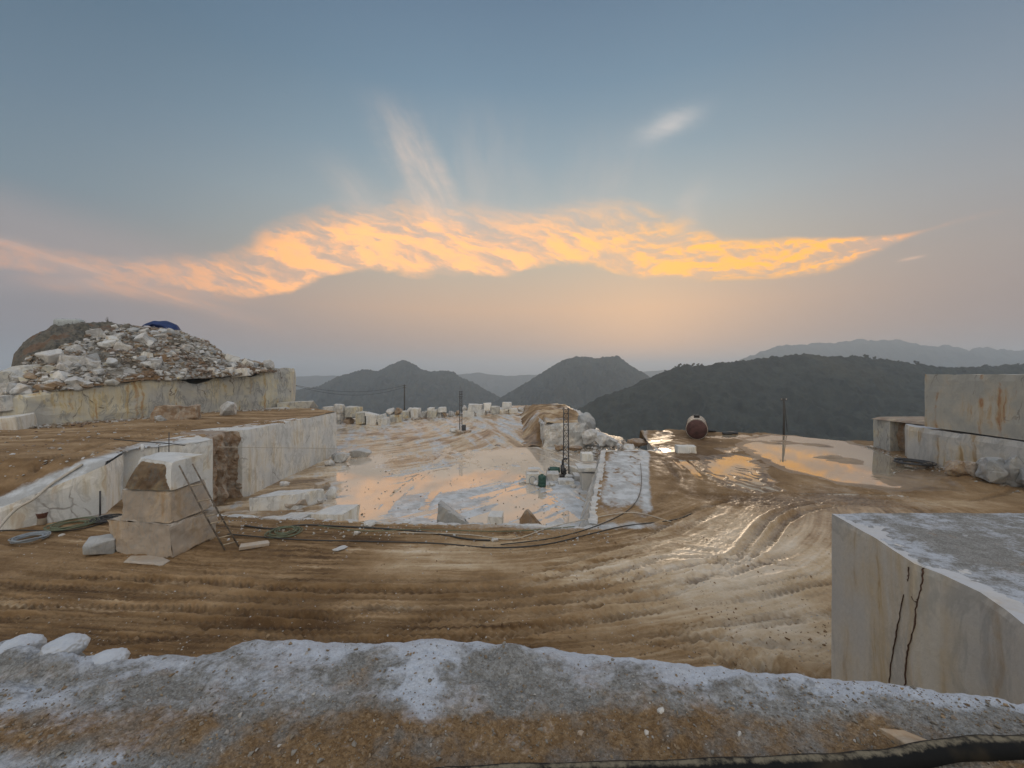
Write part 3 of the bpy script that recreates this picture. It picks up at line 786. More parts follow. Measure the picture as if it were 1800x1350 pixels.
# ---- quarry floor 3 m lower
ZF = -3.0
def floor_rise(x, y):
    x = np.asarray(x, float); y = np.asarray(y, float)
    return 1.6*sst(58, 98, y)*sst(-26, 8, x)+.5*sst(60, 72, y)*sst(-14, 3, x)-.0*x
PYf = np.concatenate([np.arange(1000, 800, -1.0), np.arange(800, 722, -.5)])
Yf = F*(H-ZF)/(PYf-655.0)
Uf = np.linspace(-.92, .36, 900)
FU, FY = np.meshgrid(Uf, Yf); FX = FU*FY
fl = fbm(FX/7, FY/11, 3, 14)*.06
# flow direction of the vehicle sweeps
a2 = np.sqrt(((FX+32)/1.0)**2+((FY-88)/1.3)**2); b2 = np.arctan2(FX+32, 88-FY)
s1 = fbm(a2*.55, b2*4, 5, 101, .6); s2 = fbm(a2*2.2, b2*9, 4, 107, .6); s3 = fbm((FX+FY*.35)*.9, (FY-FX*.2)*.12, 5, 113, .6)
wgt_ = sst(-3, 6, FX+(FY-50)*.2)
s4 = fbm(a2*6.5, b2*16, 3, 131, .6); s5 = fbm((FX+FY*.35)*4.5, (FY-FX*.2)*.25, 4, 137, .6)
ss_ = (s1*.6+s2*.40+s4*.25)*(1-wgt_)+(s3*.8+s5*.4)*wgt_
fl += ss_*.075*(.3+.7*sst(85, 48, FY))+fbm(FX*2, FY*2, 3, 119)*.015
F0X, F0Y = XX, YY
frut = np.zeros_like(fl)
Tf = lambda *p: [tuple(G(q[0], q[1], ZF)[:2]) for q in p]
for pts, wd, dp, lg in [
 (Tf((560,758),(640,768),(720,778),(790,792),(850,805),(950,812),(1020,812)), .9, .10, .6),
 (Tf((560,764),(640,776),(720,786),(790,800),(850,815),(940,824)), .9, .10, .6),
 (Tf((640,860),(720,835),(800,820),(870,822),(930,830)), .8, .08, .5),
 (Tf((620,880),(720,862),(820,856),(900,838)), .8, .08, .5),
 (Tf((640,905),(760,890),(860,868),(930,848)), .8, .08, .5),
 (Tf((800,775),(780,800),(740,835),(690,880),(660,915)), .8, .08, .5),
 (Tf((830,778),(820,800),(790,830),(760,870),(740,905)), .8, .08, .5),
 (Tf((820,748),(760,752),(700,760),(640,756)), .8, .08, .5)]:
    stamp_track(FX, FY, pts, fl, frut, wd, dp, lg)
FPX = FU*F+900; FPY = np.broadcast_to(PYf[:, None], FPX.shape)
def fb(cx, cy, rx, ry, a=0.0):
    c, s = math.cos(a), math.sin(a); dx = FPX-cx; dy = FPY-cy
    return np.exp(-(((dx*c+dy*s)/rx)**2+((-dx*s+dy*c)/ry)**2))
lake = fb(640,850,50,40,-.5)+fb(640,905,60,25)+fb(860,803,34,9)+fb(655,757,70,6)*1.2+fb(640,820,30,8,-.4)+fb(820,845,90,12,-.25)*.8+fb(930,790,40,5)*.8+fb(1000,784,40,6,.1)+fb(780,905,40,14)*.6+fb(800,745,60,3)*.8
fl -= .10*np.clip(lake, 0, 1)
fl += .10*fb(730,772,160,5,.12)+.07*fb(500,850,60,30)+.08*fb(790,768,70,6)+.08*fb(900,765,60,14)
fz = ZF+fl+floor_rise(FX, FY)
fdrop = np.clip(FX-np.interp(FY, [40, 60, 75, 110], [19, 19.5, 15, 10])-fbm(FY*.4, FY*0, 3, 3)*1.2, 0, None)+np.clip(FY-np.interp(FX, [-80, -40, 0, 20], [100, 102, 118, 110]), 0, None)
fz -= np.minimum(fdrop, 60)*1.2
fpale = .80+.08*sst(52, 70, FY)+ss_*.95+.10*fbm(FX/4, FY/4, 4, 5)-.28*fb(730,772,190,6,.12)-.15*fb(900,765,80,20)-.22*fb(480,860,110,45,-.3)-.05
fwhite = .18*sst(52, 75, FY)+.75*fb(900,905,190,34)+.60*fb(960,855,90,22)+.25*fb(760,900,100,20)+.25*fb(720,850,150,50)+.2*fb(1000,760,60,8)+s3*.3+.32+.34*ss_
fwet = .55+.5*np.clip(lake, 0, 1)+ss_*-.35
mf = (FY < 119)
me = np_mesh("quarry_floor", np.stack([FX, FY, fz], -1).reshape(-1, 3), grid_faces(*FX.shape), M_mud, True,
             dict(pale=np.clip(fpale, 0, 1), wet=np.clip(fwet, 0, 1), white=np.clip(fwhite, 0, 1), rut=np.clip(frut*.6, -.3, 1)))
tag(mobj("quarry_floor", me), kind='structure')
puddle("water", [(-23,24),(3.5,23.5),(8.5,42),(17,45),(18,60),(0,62),(-14,62),(-26,60),(-50,92),(-60,92),(-40,56),(-24,50)], ZF-.012, mat=M_water2)
def zf(x, y): return ZF+float(floor_rise(x, y))
def hit_floor(px, py):
    for k in range(4000):
        Y = 20+k*.05
        q = P(px, py, Y)
        if q.z <= zf(q.x, q.y): return q
    return q
# ------------------------------------------------------------------ left plateau, benches and mound
def zp(x, y):
    x = np.asarray(x, float); y = np.asarray(y, float)
    return 3.0-np.clip(24.6-y, 0, 6)*.60+fbm(x/7, y/7, 3, 200)*.10+.25*sst(60, 50, y)*sst(-28, -34, x)
PYp = np.concatenate([np.arange(960, 800, -1.2), np.arange(800, 705, -.6)])
Yp = F*(H-3.0)/(PYp-655.0)
Up = np.linspace(-2.0, -.30, 620)
PU_, PYm = np.meshgrid(Up, Yp); PXw = PU_*PYm
zz = zp(PXw, PYm)
rr2 = np.sqrt(((PXw+60)/1.6)**2+(PYm-80)**2)
q1 = fbm(rr2*.9, np.arctan2(PXw+60, 80-PYm)*3, 5, 222, .6)
zz = zz+q1*.07+fbm(PXw*1.5, PYm*1.5, 4, 225)*.04
prut = np.zeros_like(zz)
Tp = lambda *p: [tuple(G(q[0], q[1], 3.0)[:2]) for q in p]
for pts in (((0,845),(110,815),(220,785),(330,765),(430,752),(560,735)), ((-60,835),(80,810),(200,778),(330,757),(450,744),(560,729)), ((-60,800),(90,780),(220,765),(360,748),(480,737)), ((-60,820),(60,800),(200,773),(350,752))):
    stamp_track(PXw, PYm, Tp(*pts), zz, prut, .8, .12, .5)
edgeP = [(-80,8),(-60,10),(-37.6,14.2),(-30.9,17.45),(-26.85,21.45),(-24.1,24.25),(-25.65,27.0),(-26.65,27.95),(-23.95,31.2),(-23.65,32.2),(-25.7,33),(-25.9,36.8),(-24.2,37.7),(-24.3,56.4),(-33,64.5),(-60,70),(-90,70)]
def sdist(poly, X_, Y2):
    dm = np.full(X_.shape, 1e9); n = len(poly)
    for i in range(n):
        a, c = poly[i], poly[(i+1) % n]; dx, dy = c[0]-a[0], c[1]-a[1]
        t = np.clip(((X_-a[0])*dx+(Y2-a[1])*dy)/(dx*dx+dy*dy+1e-9), 0, 1); dm = np.minimum(dm, (X_-a[0]-t*dx)**2+(Y2-a[1]-t*dy)**2)
    return np.sqrt(dm)*np.where(inside(poly, X_, Y2), 1, -1)
sdp = sdist(edgeP, PXw, PYm)
_, enx, eny = nearest(edgeP, PXw, PYm)
kp = sdp > -.8; out_ = sdp < 0
PXw = np.where(out_, enx, PXw); PYm = np.where(out_, eny, PYm); zz = np.where(out_, zz-.04, zz-np.clip(.25-sdp, 0, .25)*.1)
kf = kp[:-1, :-1] & kp[1:, :-1] & kp[:-1, 1:] & kp[1:, 1:]
PPX = PU_*F+900
pp = .42+q1*.30+.12*fbm(PXw/3, PYm/3, 4, 240)-.18*sst(790, 830, 655+F*(H-3)/PYm)
ww = .20*np.ones_like(pp)+.9*sst(1.9, .2, np.abs(PXw+24.4))*sst(31, 33, PYm)*0+.75*sst(2.2, .6, PXw*0+np.abs((PXw+24.2)+np.clip(24.5-PYm, 0, 9)*.93))*sst(36, 30, PYm)
ww += .7*np.exp(-((PXw+25.5)/2.2)**2-((PYm-30)/3.0)**2)
fc = grid_faces(*PXw.shape, keep=kf); vs = np.stack([PXw, PYm, zz], -1).reshape(-1, 3)
used = np.zeros(len(vs), bool); used[fc.ravel()] = True; remap = np.cumsum(used)-1
me = np_mesh("plateau_ground", vs[used], remap[fc], M_mud, True, dict(pale=np.clip(pp, 0, 1).reshape(-1)[used], wet=np.full(used.sum(), .22), white=np.clip(ww, 0, 1).reshape(-1)[used], rut=np.clip(prut, -.3, 1).reshape(-1)[used]))
tag(mobj("plateau_ground", me), kind='structure')

zz_ = lambda x, y: float(zp(x, y))
def wallpoly(name, pts, zb, mat, label, cat="rock wall", lower=.06, **k):
    o = ngon_prism(name, [(x, y, zt_-lower) for x, y, zt_ in pts], zb, mat, **k)
    tag(o, label, cat); return o
W = wallpoly
cliff = W("marble_wall", [(-24.25,56.6,2.9),(-24.15,46,3.05),(-24.1,37.6,3.15),(-24.5,37.2,3.15),(-33,38,3),(-34,56.8,2.9)], -3.3, M_white,
  "long pale grey sawn marble wall under the brown plateau, right of the dark recess", cell=.6, rough=.05, chip=.07, seed=4)
W("brown_cliff", [(-24.5,37.5,3.1),(-25.4,36.9,3.1),(-25.6,36.2,3.1),(-24.9,35.6,3.1),(-24.7,35.2,3.1),(-25.3,34.7,3.0),(-24.8,34.0,3.0),(-24.6,33.5,3.0),(-25.2,32.7,3.0),(-29,32.5,3),(-30,37.5,3.1)], -3.3, M_recess,
  "brown streaked natural rock face in the recess beside the long grey marble wall", "rock face", cell=.16, rough=.42, chip=.12, seed=8)
W("marble_block", [(-23.55,32.25,3.15),(-23.9,31.2,3.1),(-26.75,28.0,3.05),(-31,32,3),(-28,36,3)], -3.3, M_white,
  "square white marble outcrop corner standing behind the three stacked blocks", "marble block", cell=.45, rough=.04, chip=.08, seed=12)
W("marble_wall", [(-24.0,24.2,2.9),(-26.8,21.4,1.3),(-30.8,17.4,.3),(-37.5,14.3,.1),(-37.5,24,2.5),(-32,30,3),(-26.6,27.9,3.0),(-25.6,27.0,3.0)], -.6, M_white,
  "low bright white marble wall at the left edge, rising towards the stacked blocks", cell=.45, rough=.04, chip=.07, seed=16)
# upper bench
W("marble_wall", [(-34.6,64.2,9.2),(-35.9,60.3,9.05),(-36.6,58.4,7.9),(-38.5,53,7.8),(-38.9,51.6,7.0),(-39.5,50.4,7.2),(-40.0,48.6,7.75),(-43.0,42.5,7.2),(-45.3,38.2,6.4),(-47.2,38.0,6.3),(-62,46,6.2),(-62,66,8.5),(-37,70,9.2)], 2.6, M_cream,
  "tall cream marble bench wall with rust streaks below the rubble heap", cell=.6, rough=.12, chip=.22, seed=22)
# --- mound of broken stone
prof = [(-60,672),(5,664),(18,655),(24,625),(40,606),(58,592),(78,583),(92,575),(140,571),(165,569),(190,568),(230,571),(262,575),(310,580),(335,590),(362,600),(386,618),(400,630),(430,634),(455,640),(480,647),(500,656)]
pu = np.array([(q[0]-900)/F for q in prof]); pvv = np.array([(655-q[1])/F for q in prof])
mu = np.linspace(-1.34, -.555, 300); tt = np.linspace(0, 1.7, 170)
MU, MT = np.meshgrid(mu, tt)
yf = np.interp(MU, [-1.34,-1.2,-1.1,-1.0,-.9,-.8,-.7,-.64,-.58,-.55], [38,38.5,40,42.6,45.6,49,53,56,61,64])   # front foot line, on the bench top
yc = np.interp(MU, [-1.34,-1.2,-1.0,-.8,-.65,-.55], [46,50,55,59,62,66])
Ym = yf+(yc-yf)*np.minimum(MT, 1)+np.maximum(MT-1, 0)*22
zc = H+np.interp(MU, pu, pvv)*yc
zft = np.interp(MU, [-1.34,-1.2,-1.1,-1.0,-.9,-.8,-.7,-.6,-.555], [5.4,6.1,6.6,7.0,7.5,7.5,7.8,8.4,8.8])
sh = np.sin(np.minimum(MT, 1)*math.pi/2)**.85
Zm = zft+(zc-zft)*sh-np.maximum(MT-1, 0)**1.5*9
MXw = MU*Ym
rg = fbm(MXw/2.2, Ym/2.2, 4, 300, .6)*.55*np.sin(np.clip(MT, 0, 1)*math.pi)**.6
tr_ = np.abs(fbm(MXw/5, Ym/5, 3, 305))*.8*np.sin(np.clip(MT, 0, 1)*math.pi)
Zm = Zm+rg-tr_
wth = sst(.42, .24, (MU+1.24)+.12*fbm(MXw/4, Ym/4, 3, 320)+(MT-1)*-.05)*sst(.12, .35, MT)
Zm = Zm+wth*(-np.abs(fbm(MXw/1.6, Ym/2.6, 4, 330, .6))*.9-np.abs(fbm(MXw/4.5, Ym/2.2, 3, 333))*1.0+.5)*np.sin(np.clip(MT,0,1.1)*math.pi*.8)
m, b, p = new_mat("mound_rock")
pos = b.new('ShaderNodeNewGeometry').outputs['Position']
v1 = b.voro(pos, .9); cellc = b.sep(v1.outputs['Color'])[0]; dd_ = E(b.nt, v1.outputs['Distance'])
v2 = b.voro(pos, 2.4); cell2 = b.sep(v2.outputs['Color'])[0]
n1 = b.noise(pos, .30, 5, .6); n2 = b.noise(pos, 2.5, 6, .7)
gx, gy, gz = b.sep(pos)
darkside = attr(b, 'weathered')
c = b.ramp(cellc*.5+cell2*.3+n2*.35, [(.2, (.035,.025,.018)), (.45, (.11,.09,.065)), (.65, (.26,.25,.23)), (.9, (.45,.45,.44))])  # darkened ramp: shade of the gaps between the rocks put into the colour
c = b.mix(n1.ss(.52, .60)*.85, c, (.20,.115,.05))
c = b.mix(darkside, c, b.ramp(n2*.7+n1*.3, [(.36, (.035,.035,.03)), (.48, (.10,.095,.08)), (.60, (.17,.15,.12)), (.75, (.28,.26,.22))]))
c = b.mix(darkside*n1.ss(.54, .60)*.7, c, (.15,.085,.05))
b.setin(p.inputs['Base Color'], c); p.inputs['Roughness'].default_value = .9
bump(b, p, n2+cellc*.8+cell2*.4, 1.0, .25)
wth = sst(.42, .24, (MU+1.24)+.12*fbm(MXw/4, Ym/4, 3, 320)+(MT-1)*-.05)*sst(.12, .35, MT)
me = np_mesh("rubble_mound", np.stack([MXw, Ym, Zm], -1).reshape(-1, 3), grid_faces(*MXw.shape), m, True, dict(weathered=wth))
tag(mobj("rubble_mound", me), kind='structure')
def zmound(x, y):
    u_ = x/y; f_ = np.interp(u_, [-1.34,-1.2,-1.1,-1.0,-.9,-.8,-.7,-.64,-.58,-.55], [38,38.5,40,42.6,45.6,49,53,56,61,64])
    c_ = np.interp(u_, [-1.34,-1.2,-1.0,-.8,-.65,-.55], [46,50,55,59,62,66])
    t_ = (y-f_)/(c_-f_); j = int(round((u_-mu[0])/(mu[1]-mu[0])));
    i = int(round(t_/(tt[1]-tt[0]))) if t_ <= 1 else int(round((1+(y-c_)/22)/(tt[1]-tt[0])))
    return float(Zm[min(max(i, 0), len(tt)-1), min(max(j, 0), len(mu)-1)])
def mound_pt(px, t):
    u_ = (px-900)/F
    f_ = np.interp(u_, [-1.34,-1.2,-1.1,-1.0,-.9,-.8,-.7,-.64,-.58,-.55], [38,38.5,40,42.6,45.6,49,53,56,61,64])
    c_ = np.interp(u_, [-1.34,-1.2,-1.0,-.8,-.65,-.55], [46,50,55,59,62,66])
    y = f_+(c_-f_)*t
    j = int(round((u_-mu[0])/(mu[1]-mu[0]))); i = int(round(t/(tt[1]-tt[0])))
    return Vector((u_*y, y, float(Zm[min(max(i, 0), len(tt)-1), min(max(j, 0), len(mu)-1)])))
# rock library
LIB = []
rnd = random.Random(5)
for i in range(14):
    mt = [M_rock, M_rock, M_rock, M_white, M_cream, M_grey, M_brownrock][i % 7]
    LIB.append(rock_mesh("broken_rock", mt, 900+i, (1, rnd.uniform(.6, 1), rnd.uniform(.4, .8)), pts=rnd.choice([12, 16, 22]), bevel=.04, blocky=rnd.uniform(.2, .85), rough=.07, cuts=1))
def put(me, name, loc, s, rz=0, tilt=(0, 0), label=None, cat="rock", group=None):
    o = bpy.data.objects.new(name, me); COL.objects.link(o); o.location = loc
    o.scale = (s, s, s) if not hasattr(s, '__len__') else s
    o.rotation_euler = (tilt[0], tilt[1], rz)
    tag(o, label, cat, group); return o
rnd = random.Random(11)
for i in range(215):
    px = rnd.uniform(60, 480) if rnd.random() < .93 else rnd.uniform(-20, 80)
    t = rnd.random()**1.15
    if px < 150 and t > .35: t *= .35
    if px > 455: t = rnd.uniform(.0, .3)
    if px < 175 and t > .2: t = rnd.uniform(.0, .2)
    if px < 310 and t > .80: t *= .6
    if px < 200 and t > .62: t *= .6
    q = mound_pt(px, t)
    s = rnd.choice([.5, .7, .9, 1.1, 1.3, 1.7])*rnd.uniform(.8, 1.2)*(1 if t < .75 else .6)
    me_ = LIB[rnd.randrange(14)]
    put(me_, "broken_rock", q-Vector((0, 0, .22*s)), s, rnd.uniform(0, 6.3), (rnd.uniform(-.5, .5), rnd.uniform(-.5, .5)),
        "broken marble rock lying in the rubble heap on the left hill", "rock", "broken rocks of the rubble heap")
for i in range(16):                      # the biggest slabs, half buried
    px = rnd.uniform(85, 420); t = rnd.uniform(.12, .8)
    if px < 175: t = rnd.uniform(.05, .45)
    q = mound_pt(px, t); s = rnd.uniform(1.9, 3.0)*(1 if t < .6 else .7)
    put(LIB[rnd.choice([0, 1, 2, 5, 7, 8, 9, 12])], "broken_rock", q-Vector((0, 0, .42*s)), s, rnd.uniform(0, 6.3), (rnd.uniform(-.4, .4), rnd.uniform(-.4, .4)),
        "broken marble rock lying in the rubble heap on the left hill", "rock", "broken rocks of the rubble heap")
# fine rubble between them: uncountable
def scatter_mesh(name, pts, sizes, mat, seed, flatz=.6, lib=8, npt=10):
    """many small angular stones as one mesh"""
    rs = np.random.RandomState(seed); tm = []
    for i in range(lib):
        r_ = random.Random(seed*31+i); bm = bmesh.new()
        for k in range(npt):
            a = Vector((r_.gauss(0, 1), r_.gauss(0, 1), r_.gauss(0, 1))).normalized()*r_.uniform(.8, 1)
            bm.verts.new((a.x*.5, a.y*.5*r_.uniform(.6, 1), a.z*.5*flatz))
        bmesh.ops.convex_hull(bm, input=bm.verts)
        bmesh.ops.delete(bm, geom=[v for v in bm.verts if not v.link_faces], context='VERTS')
        bmesh.ops.triangulate(bm, faces=bm.faces); bm.verts.index_update()
        tm.append((np.array([v.co[:] for v in bm.verts]), np.array([[v.index for v in f.verts] for f in bm.faces]))); bm.free()
    V_, F_, T_ = [], [], []; off = 0
    for q, s in zip(pts, sizes):
        tv, tf = tm[rs.randint(lib)]
        a, t1, t2 = rs.uniform(0, 6.28), rs.uniform(-.5, .5), rs.uniform(-.5, .5)
        M = np.array(Matrix.Rotation(a, 3, 'Z') @ Matrix.Rotation(t1, 3, 'X') @ Matrix.Rotation(t2, 3, 'Y'))
        V_.append(tv @ M.T*s+np.array(q)); F_.append(tf+off); T_.append(np.full(len(tv), rs.rand())); off += len(tv)
    return np_mesh(name, np.concatenate(V_), np.concatenate(F_), mat, False, dict(tone=np.concatenate(T_)))
def stone_mat(name, stops):
    m, b, p = new_mat(name); t = attr(b, 'tone')
    pos = b.new('ShaderNodeNewGeometry').outputs['Position']
    cs_ = b.mix((b.noise(pos, 6, 4, .7).ss(.3, .7)*.4), b.ramp(t, stops), (.12,.09,.06))
    b.setin(p.inputs['Base Color'], b.mix(b.noise(pos, .22, 4, .6).ss(.52, .62)*.75, cs_, (.15,.085,.045)))
    p.inputs['Roughness'].default_value = .9; return m
M_stones = stone_mat("loose_marble_stones", [(0, (.50,.51,.51)), (.35, (.40,.40,.39)), (.6, (.30,.26,.20)), (.8, (.22,.15,.09)), (1, (.55,.57,.60))])
rs = np.random.RandomState(3); pts = []; szs = []
for i in range(3200):
    px = rs.uniform(40, 485); t = rs.rand()**1.1
    if px < 150 and t > .4: t *= .4
    if px < 310 and t > .86: t *= .7
    if px < 200 and t > .68: t *= .7
    q = mound_pt(px, t); pts.append((q.x, q.y, q.z+.02)); szs.append(rs.choice([.18, .28, .4, .6, .8])*rs.uniform(.7, 1.3))
for i in range(900):                                   # debris along the foot of the cream wall
    t = rs.rand(); x = -46.5+12*t+rs.uniform(-.5, 1)+rs.exponential(.8); y = 37.8+26*t*1.0-rs.exponential(.4)
    pts.append((x+.6, y-.6, zz_(x, y)+.05)); szs.append(rs.choice([.12, .2, .3, .5])*rs.uniform(.6, 1.3))
tag(mobj("rubble", scatter_mesh("rubble", pts, szs, M_stones, 4)), kind='stuff')
# left edge, pale slabs below the hill
def slabrock(name, seed, loc, sz, rz, label, mat=M_rock, tilt=(0, 0), cat="rock", group=None, blocky=.85, pts=22, rough=.035, bevel=.04):
    me_ = rock_mesh(name, mat, seed, sz, pts=pts, bevel=bevel, blocky=blocky, rough=rough, cuts=2)
    o = mobj(name, me_, None, loc); o.rotation_euler = (tilt[0], tilt[1], rz); tag(o, label, cat, group); return o
for i, (px, py, Yd, sz, rz, lab, mt) in enumerate([
    (12,742,37,(3.4,2.4,1.5),.3,"lowest of the three pale slabs stacked at the left edge of the quarry",M_white),
    (18,705,39,(3.6,2.6,1.6),-.2,"middle of the three pale slabs stacked at the left edge, with a brown underside",M_rock),
    (10,683,41,(3.2,2.6,1.2),.4,"topmost flat slab of the three stacked at the left edge",M_rock)]):
    q = P(px, py, Yd); slabrock("marble_slab", 40+i, (q.x, q.y, q.z-sz[2]*.6), sz, rz, lab, mt, (.08, -.1), "marble slab")
# two big rocks standing in front of the cream wall
q = G(398, 733, 3.0); slabrock("boulder", 51, (q.x, q.y, 2.9), (2.3,2.0,2.2), .4, "round pale boulder standing alone at the foot of the cream wall", M_rock, blocky=.3, rough=.07)
q = G(310, 742, 3.0); slabrock("boulder", 52, (q.x, q.y, 2.9), (4.3,1.8,1.9), .35, "flat topped broken boulder with dark brown patches at the foot of the cream wall", M_recess, blocky=.82, rough=.2)
q = G(283, 744, 3.0); slabrock("boulder", 53, (q.x, q.y, 2.9), (1.4,1.2,1.0), .9, "small dark broken boulder touching the left end of the flat topped one", M_grey, blocky=.5, rough=.12)
# low slabs at the far right end of the plateau
q = P(525, 716, 62); slabrock("marble_slab", 54, (q.x, q.y, 2.7), (5.4,2.5,1.35), .12, "long low cream slab at the far right end of the brown plateau", M_cream, (0, -.04), "marble slab", blocky=.97)
q = P(488, 718, 60); slabrock("marble_slab", 55, (q.x, q.y, 2.7), (3.2,1.6,.5), .2, "thin white slab lying left of the long low cream slab", M_white, (0, -.04), "marble slab", blocky=.95)
# three rocks on the corner of the bench, against the sky
q = P(472, 647, 60.5); slabrock("boulder", 56, (q.x, q.y, 8.9), (1.9,1.6,1.6), .3, "pale rounded boulder on the right corner of the cream wall, against the sky", M_rock, blocky=.35, rough=.08)
q = P(463, 648, 60.5); slabrock("boulder", 57, (q.x, q.y, 8.85), (1.0,.9,1.25), 1.2, "small dark boulder just left of the pale one on the cream wall corner", M_brownrock, blocky=.35)
q = P(449, 648, 59.5); slabrock("boulder", 58, (q.x, q.y, 8.6), (1.4,1.2,1.4), 2.2, "grey upright boulder left of the small dark one on the cream wall", M_grey, blocky=.35)
q = P(424, 657, 55.5); slabrock("marble_slab", 59, (q.x, q.y, 7.7), (2.3,1.3,1.2), .2, "pale wedge shaped slab lying on the cream wall edge right of the heap", M_white, (0, -.1), "marble slab", blocky=.9)
q = P(366, 657, 52.5); slabrock("marble_block", 60, (q.x, q.y, 7.5), (1.5,1.3,1.5), .5, "squarish grey white block on the lip of the cream wall under the heap", M_rock, cat="marble block", blocky=.95)
q = P(243, 652, 48.5); slabrock("marble_block", 61, (q.x, q.y, 7.0), (2.5,1.3,1.1), .05, "long brownish block with a white top in the lowest row of the heap", M_tan, cat="marble block", blocky=.97)
# weathered knob at the left end of the mound
q = P(48, 660, 41.3); slabrock("rock_outcrop", 62, (q.x, q.y, 5.0), (4.6,3.0,5.0), .3, "smooth cream rock outcrop at the left end of the hill", M_cream, cat="outcrop", blocky=.75, rough=.06)
# --- hill top: blue shelter, pale tank, dead bush
q = P(286, 583, 58.0); s0 = empty("tarp_shelter", (q.x, q.y, q.z-.45)); tag(s0, "blue tarpaulin shelter on the hill top, drooping over short posts", "shelter")
bm = bmesh.new(); nx_, ny_ = 22, 12; g = []
for j in range(ny_+1):
    row = []
    for i in range(nx_+1):
        a = i/nx_*2-1; c_ = j/ny_*2-1
        r_ = max(abs(a), abs(c_))
        zz1 = 1.95-.35*a*a-.45*c_*c_-.75*max(0, a)**3-.28*r_**6+.08*math.sin(a*9+c_*4)*.6+.05*math.sin(c_*11)
        row.append(bm.verts.new((a*2.15*(1-.12*c_*c_), c_*1.5*(1-.1*a*a), zz1)))
    g.append(row)
for j in range(ny_):
    for i in range(nx_): bm.faces.new((g[j][i], g[j][i+1], g[j+1][i+1], g[j+1][i]))
bmesh.ops.solidify(bm, geom=bm.faces, thickness=.05)
bm_obj("canopy", bm, M_blue, s0, True)
for (a, c_, hh) in ((-1.8, -1.1, 1.25), (1.5, -1.2, .95), (-1.8, 1.1, 1.2), (1.5, 1.2, .9)):
    tube("post", [(a, c_, -.4), (a, c_, hh)], .05, M_bamboo, s0, 6)
q = P(123, 577, 52.0); tk = empty("pale_tank", (q.x, q.y, q.z+.0)); tk.rotation_euler = (0, 0, .12)
tag(tk, "pale grey flat ended tank lying on the top of the left hill", "tank")
bm = bmesh.new(); prof2 = [(-1.5,.02),(-1.48,.52),(-1.38,.6),(1.1,.58),(1.45,.44),(1.5,.05)]; ringz = []
for x_, r_ in prof2:
    ringz.append([bm.verts.new((x_, math.copysign(abs(math.cos(k*math.pi/12))**.6, math.cos(k*math.pi/12))*r_*.9, .6+math.copysign(abs(math.sin(k*math.pi/12))**.6, math.sin(k*math.pi/12))*r_)) for k in range(24)])
for A, Bq in zip(ringz[:-1], ringz[1:]):
    for k in range(24): bm.faces.new((A[k], A[(k+1) % 24], Bq[(k+1) % 24], Bq[k]))
bm.faces.new(ringz[0][::-1]); bm.faces.new(ringz[-1]); bm_obj("tank_body", bm, M_tank, tk, True)
for x_ in (-.8, .7): tube("band", [(x_, math.cos(k*math.pi/10)*.53, .6+math.sin(k*math.pi/10)*.6) for k in range(20)], .025, M_steel, tk, 5, True)
q = P(190, 570, 57); bush = empty("dead_bush", (q.x, q.y, q.z-.1)); tag(bush, "bare dead bush leaning left on the skyline of the hill", "bush")
r_ = random.Random(3)
for k in range(9):
    a = r_.uniform(-.5, .15); L = r_.uniform(.5, 1.25)
    tube("branch", [(0, 0, 0), (a*.4*L, r_.uniform(-.1, .1), .5*L), (a*L-.15, r_.uniform(-.2, .2), L)], [.035, .025, .01], M_twig, bush, 5)

# ------------------------------------------------------------------ the three stacked blocks and their neighbours
b1 = hexa("marble_block", [(-18.15,18.75,0),(-15.15,18.3,0),(-14.85,20.6,0),(-18.2,21.3,0)], [(-18.75,18.95,1.5),(-15.45,18.45,1.42),(-14.95,20.9,1.46),(-18.6,21.3,1.5)], M_tan, cell=.11, rough=.07, chip=.10, seed=31)
b2 = hexa("marble_block", [(-18.15,18.95,1.47),(-15.5,18.6,1.45),(-14.95,20.5,1.6),(-18.2,21.0,1.55)], [(-18.15,19.05,2.86),(-15.6,18.7,2.84),(-15.4,20.5,2.95),(-18.0,20.9,2.95)], M_tan, cell=.11, rough=.06, chip=.07, seed=35)
b3 = hexa("marble_block", [(-18.0,19.0,2.9),(-15.6,18.75,2.88),(-15.35,20.3,3.0),(-17.9,20.8,3.0)], [(-17.5,19.25,4.3),(-15.75,18.95,4.15),(-15.35,20.4,4.25),(-17.6,20.5,4.35)], M_white, cell=.16, rough=.03, chip=.07, seed=38)
tag(sit_origin(b1), "bottom tan block of the stack of three, wider than the two above", "marble block")
tag(sit_origin(b2), "middle tan block of the stack of three beside the ladder", "marble block")
tag(sit_origin(b3), "top white block of the stack of three, with a brown domed front", "marble block")
# brown natural skin on the front of the top block
bm = bmesh.new(); g = []; NX, NZ = 22, 18
A = Vector((-17.98,18.96,2.93)); Bq = Vector((-15.68,18.72,2.92)); Cq = Vector((-15.85,18.93,4.05)); D = Vector((-17.55,19.2,4.22))
for j in range(NZ+1):
    t = j/NZ; row = []
    wdt = math.sqrt(max(0, 1-(t**3.0)))
    for i in range(NX+1):
        s_ = i/NX; s2_ = .5+(s_-.5)*(.66+.34*wdt)
        q = A.lerp(Bq, s2_).lerp(D.lerp(Cq, s2_), t)
        e = min(s_, 1-s_, 1-t)*5; e = min(1, e)
        q = q+Vector((.08, -1, 0))*(-.05+.12*e+.10*mnoise.fractal(q*3.3, .8, 2, 5)*e)
        row.append(bm.verts.new(q))
    g.append(row)
for j in range(NZ):
    for i in range(NX): bm.faces.new((g[j][i], g[j][i+1], g[j+1][i+1], g[j+1][i]))
bmesh.ops.solidify(bm, geom=bm.faces, thickness=.12)
bmesh.ops.translate(bm, vec=-b3.location, verts=bm.verts)
bmesh.ops.recalc_face_normals(bm, faces=bm.faces)
o = bm_obj("brown_skin", bm, M_brownrock, b3, True)
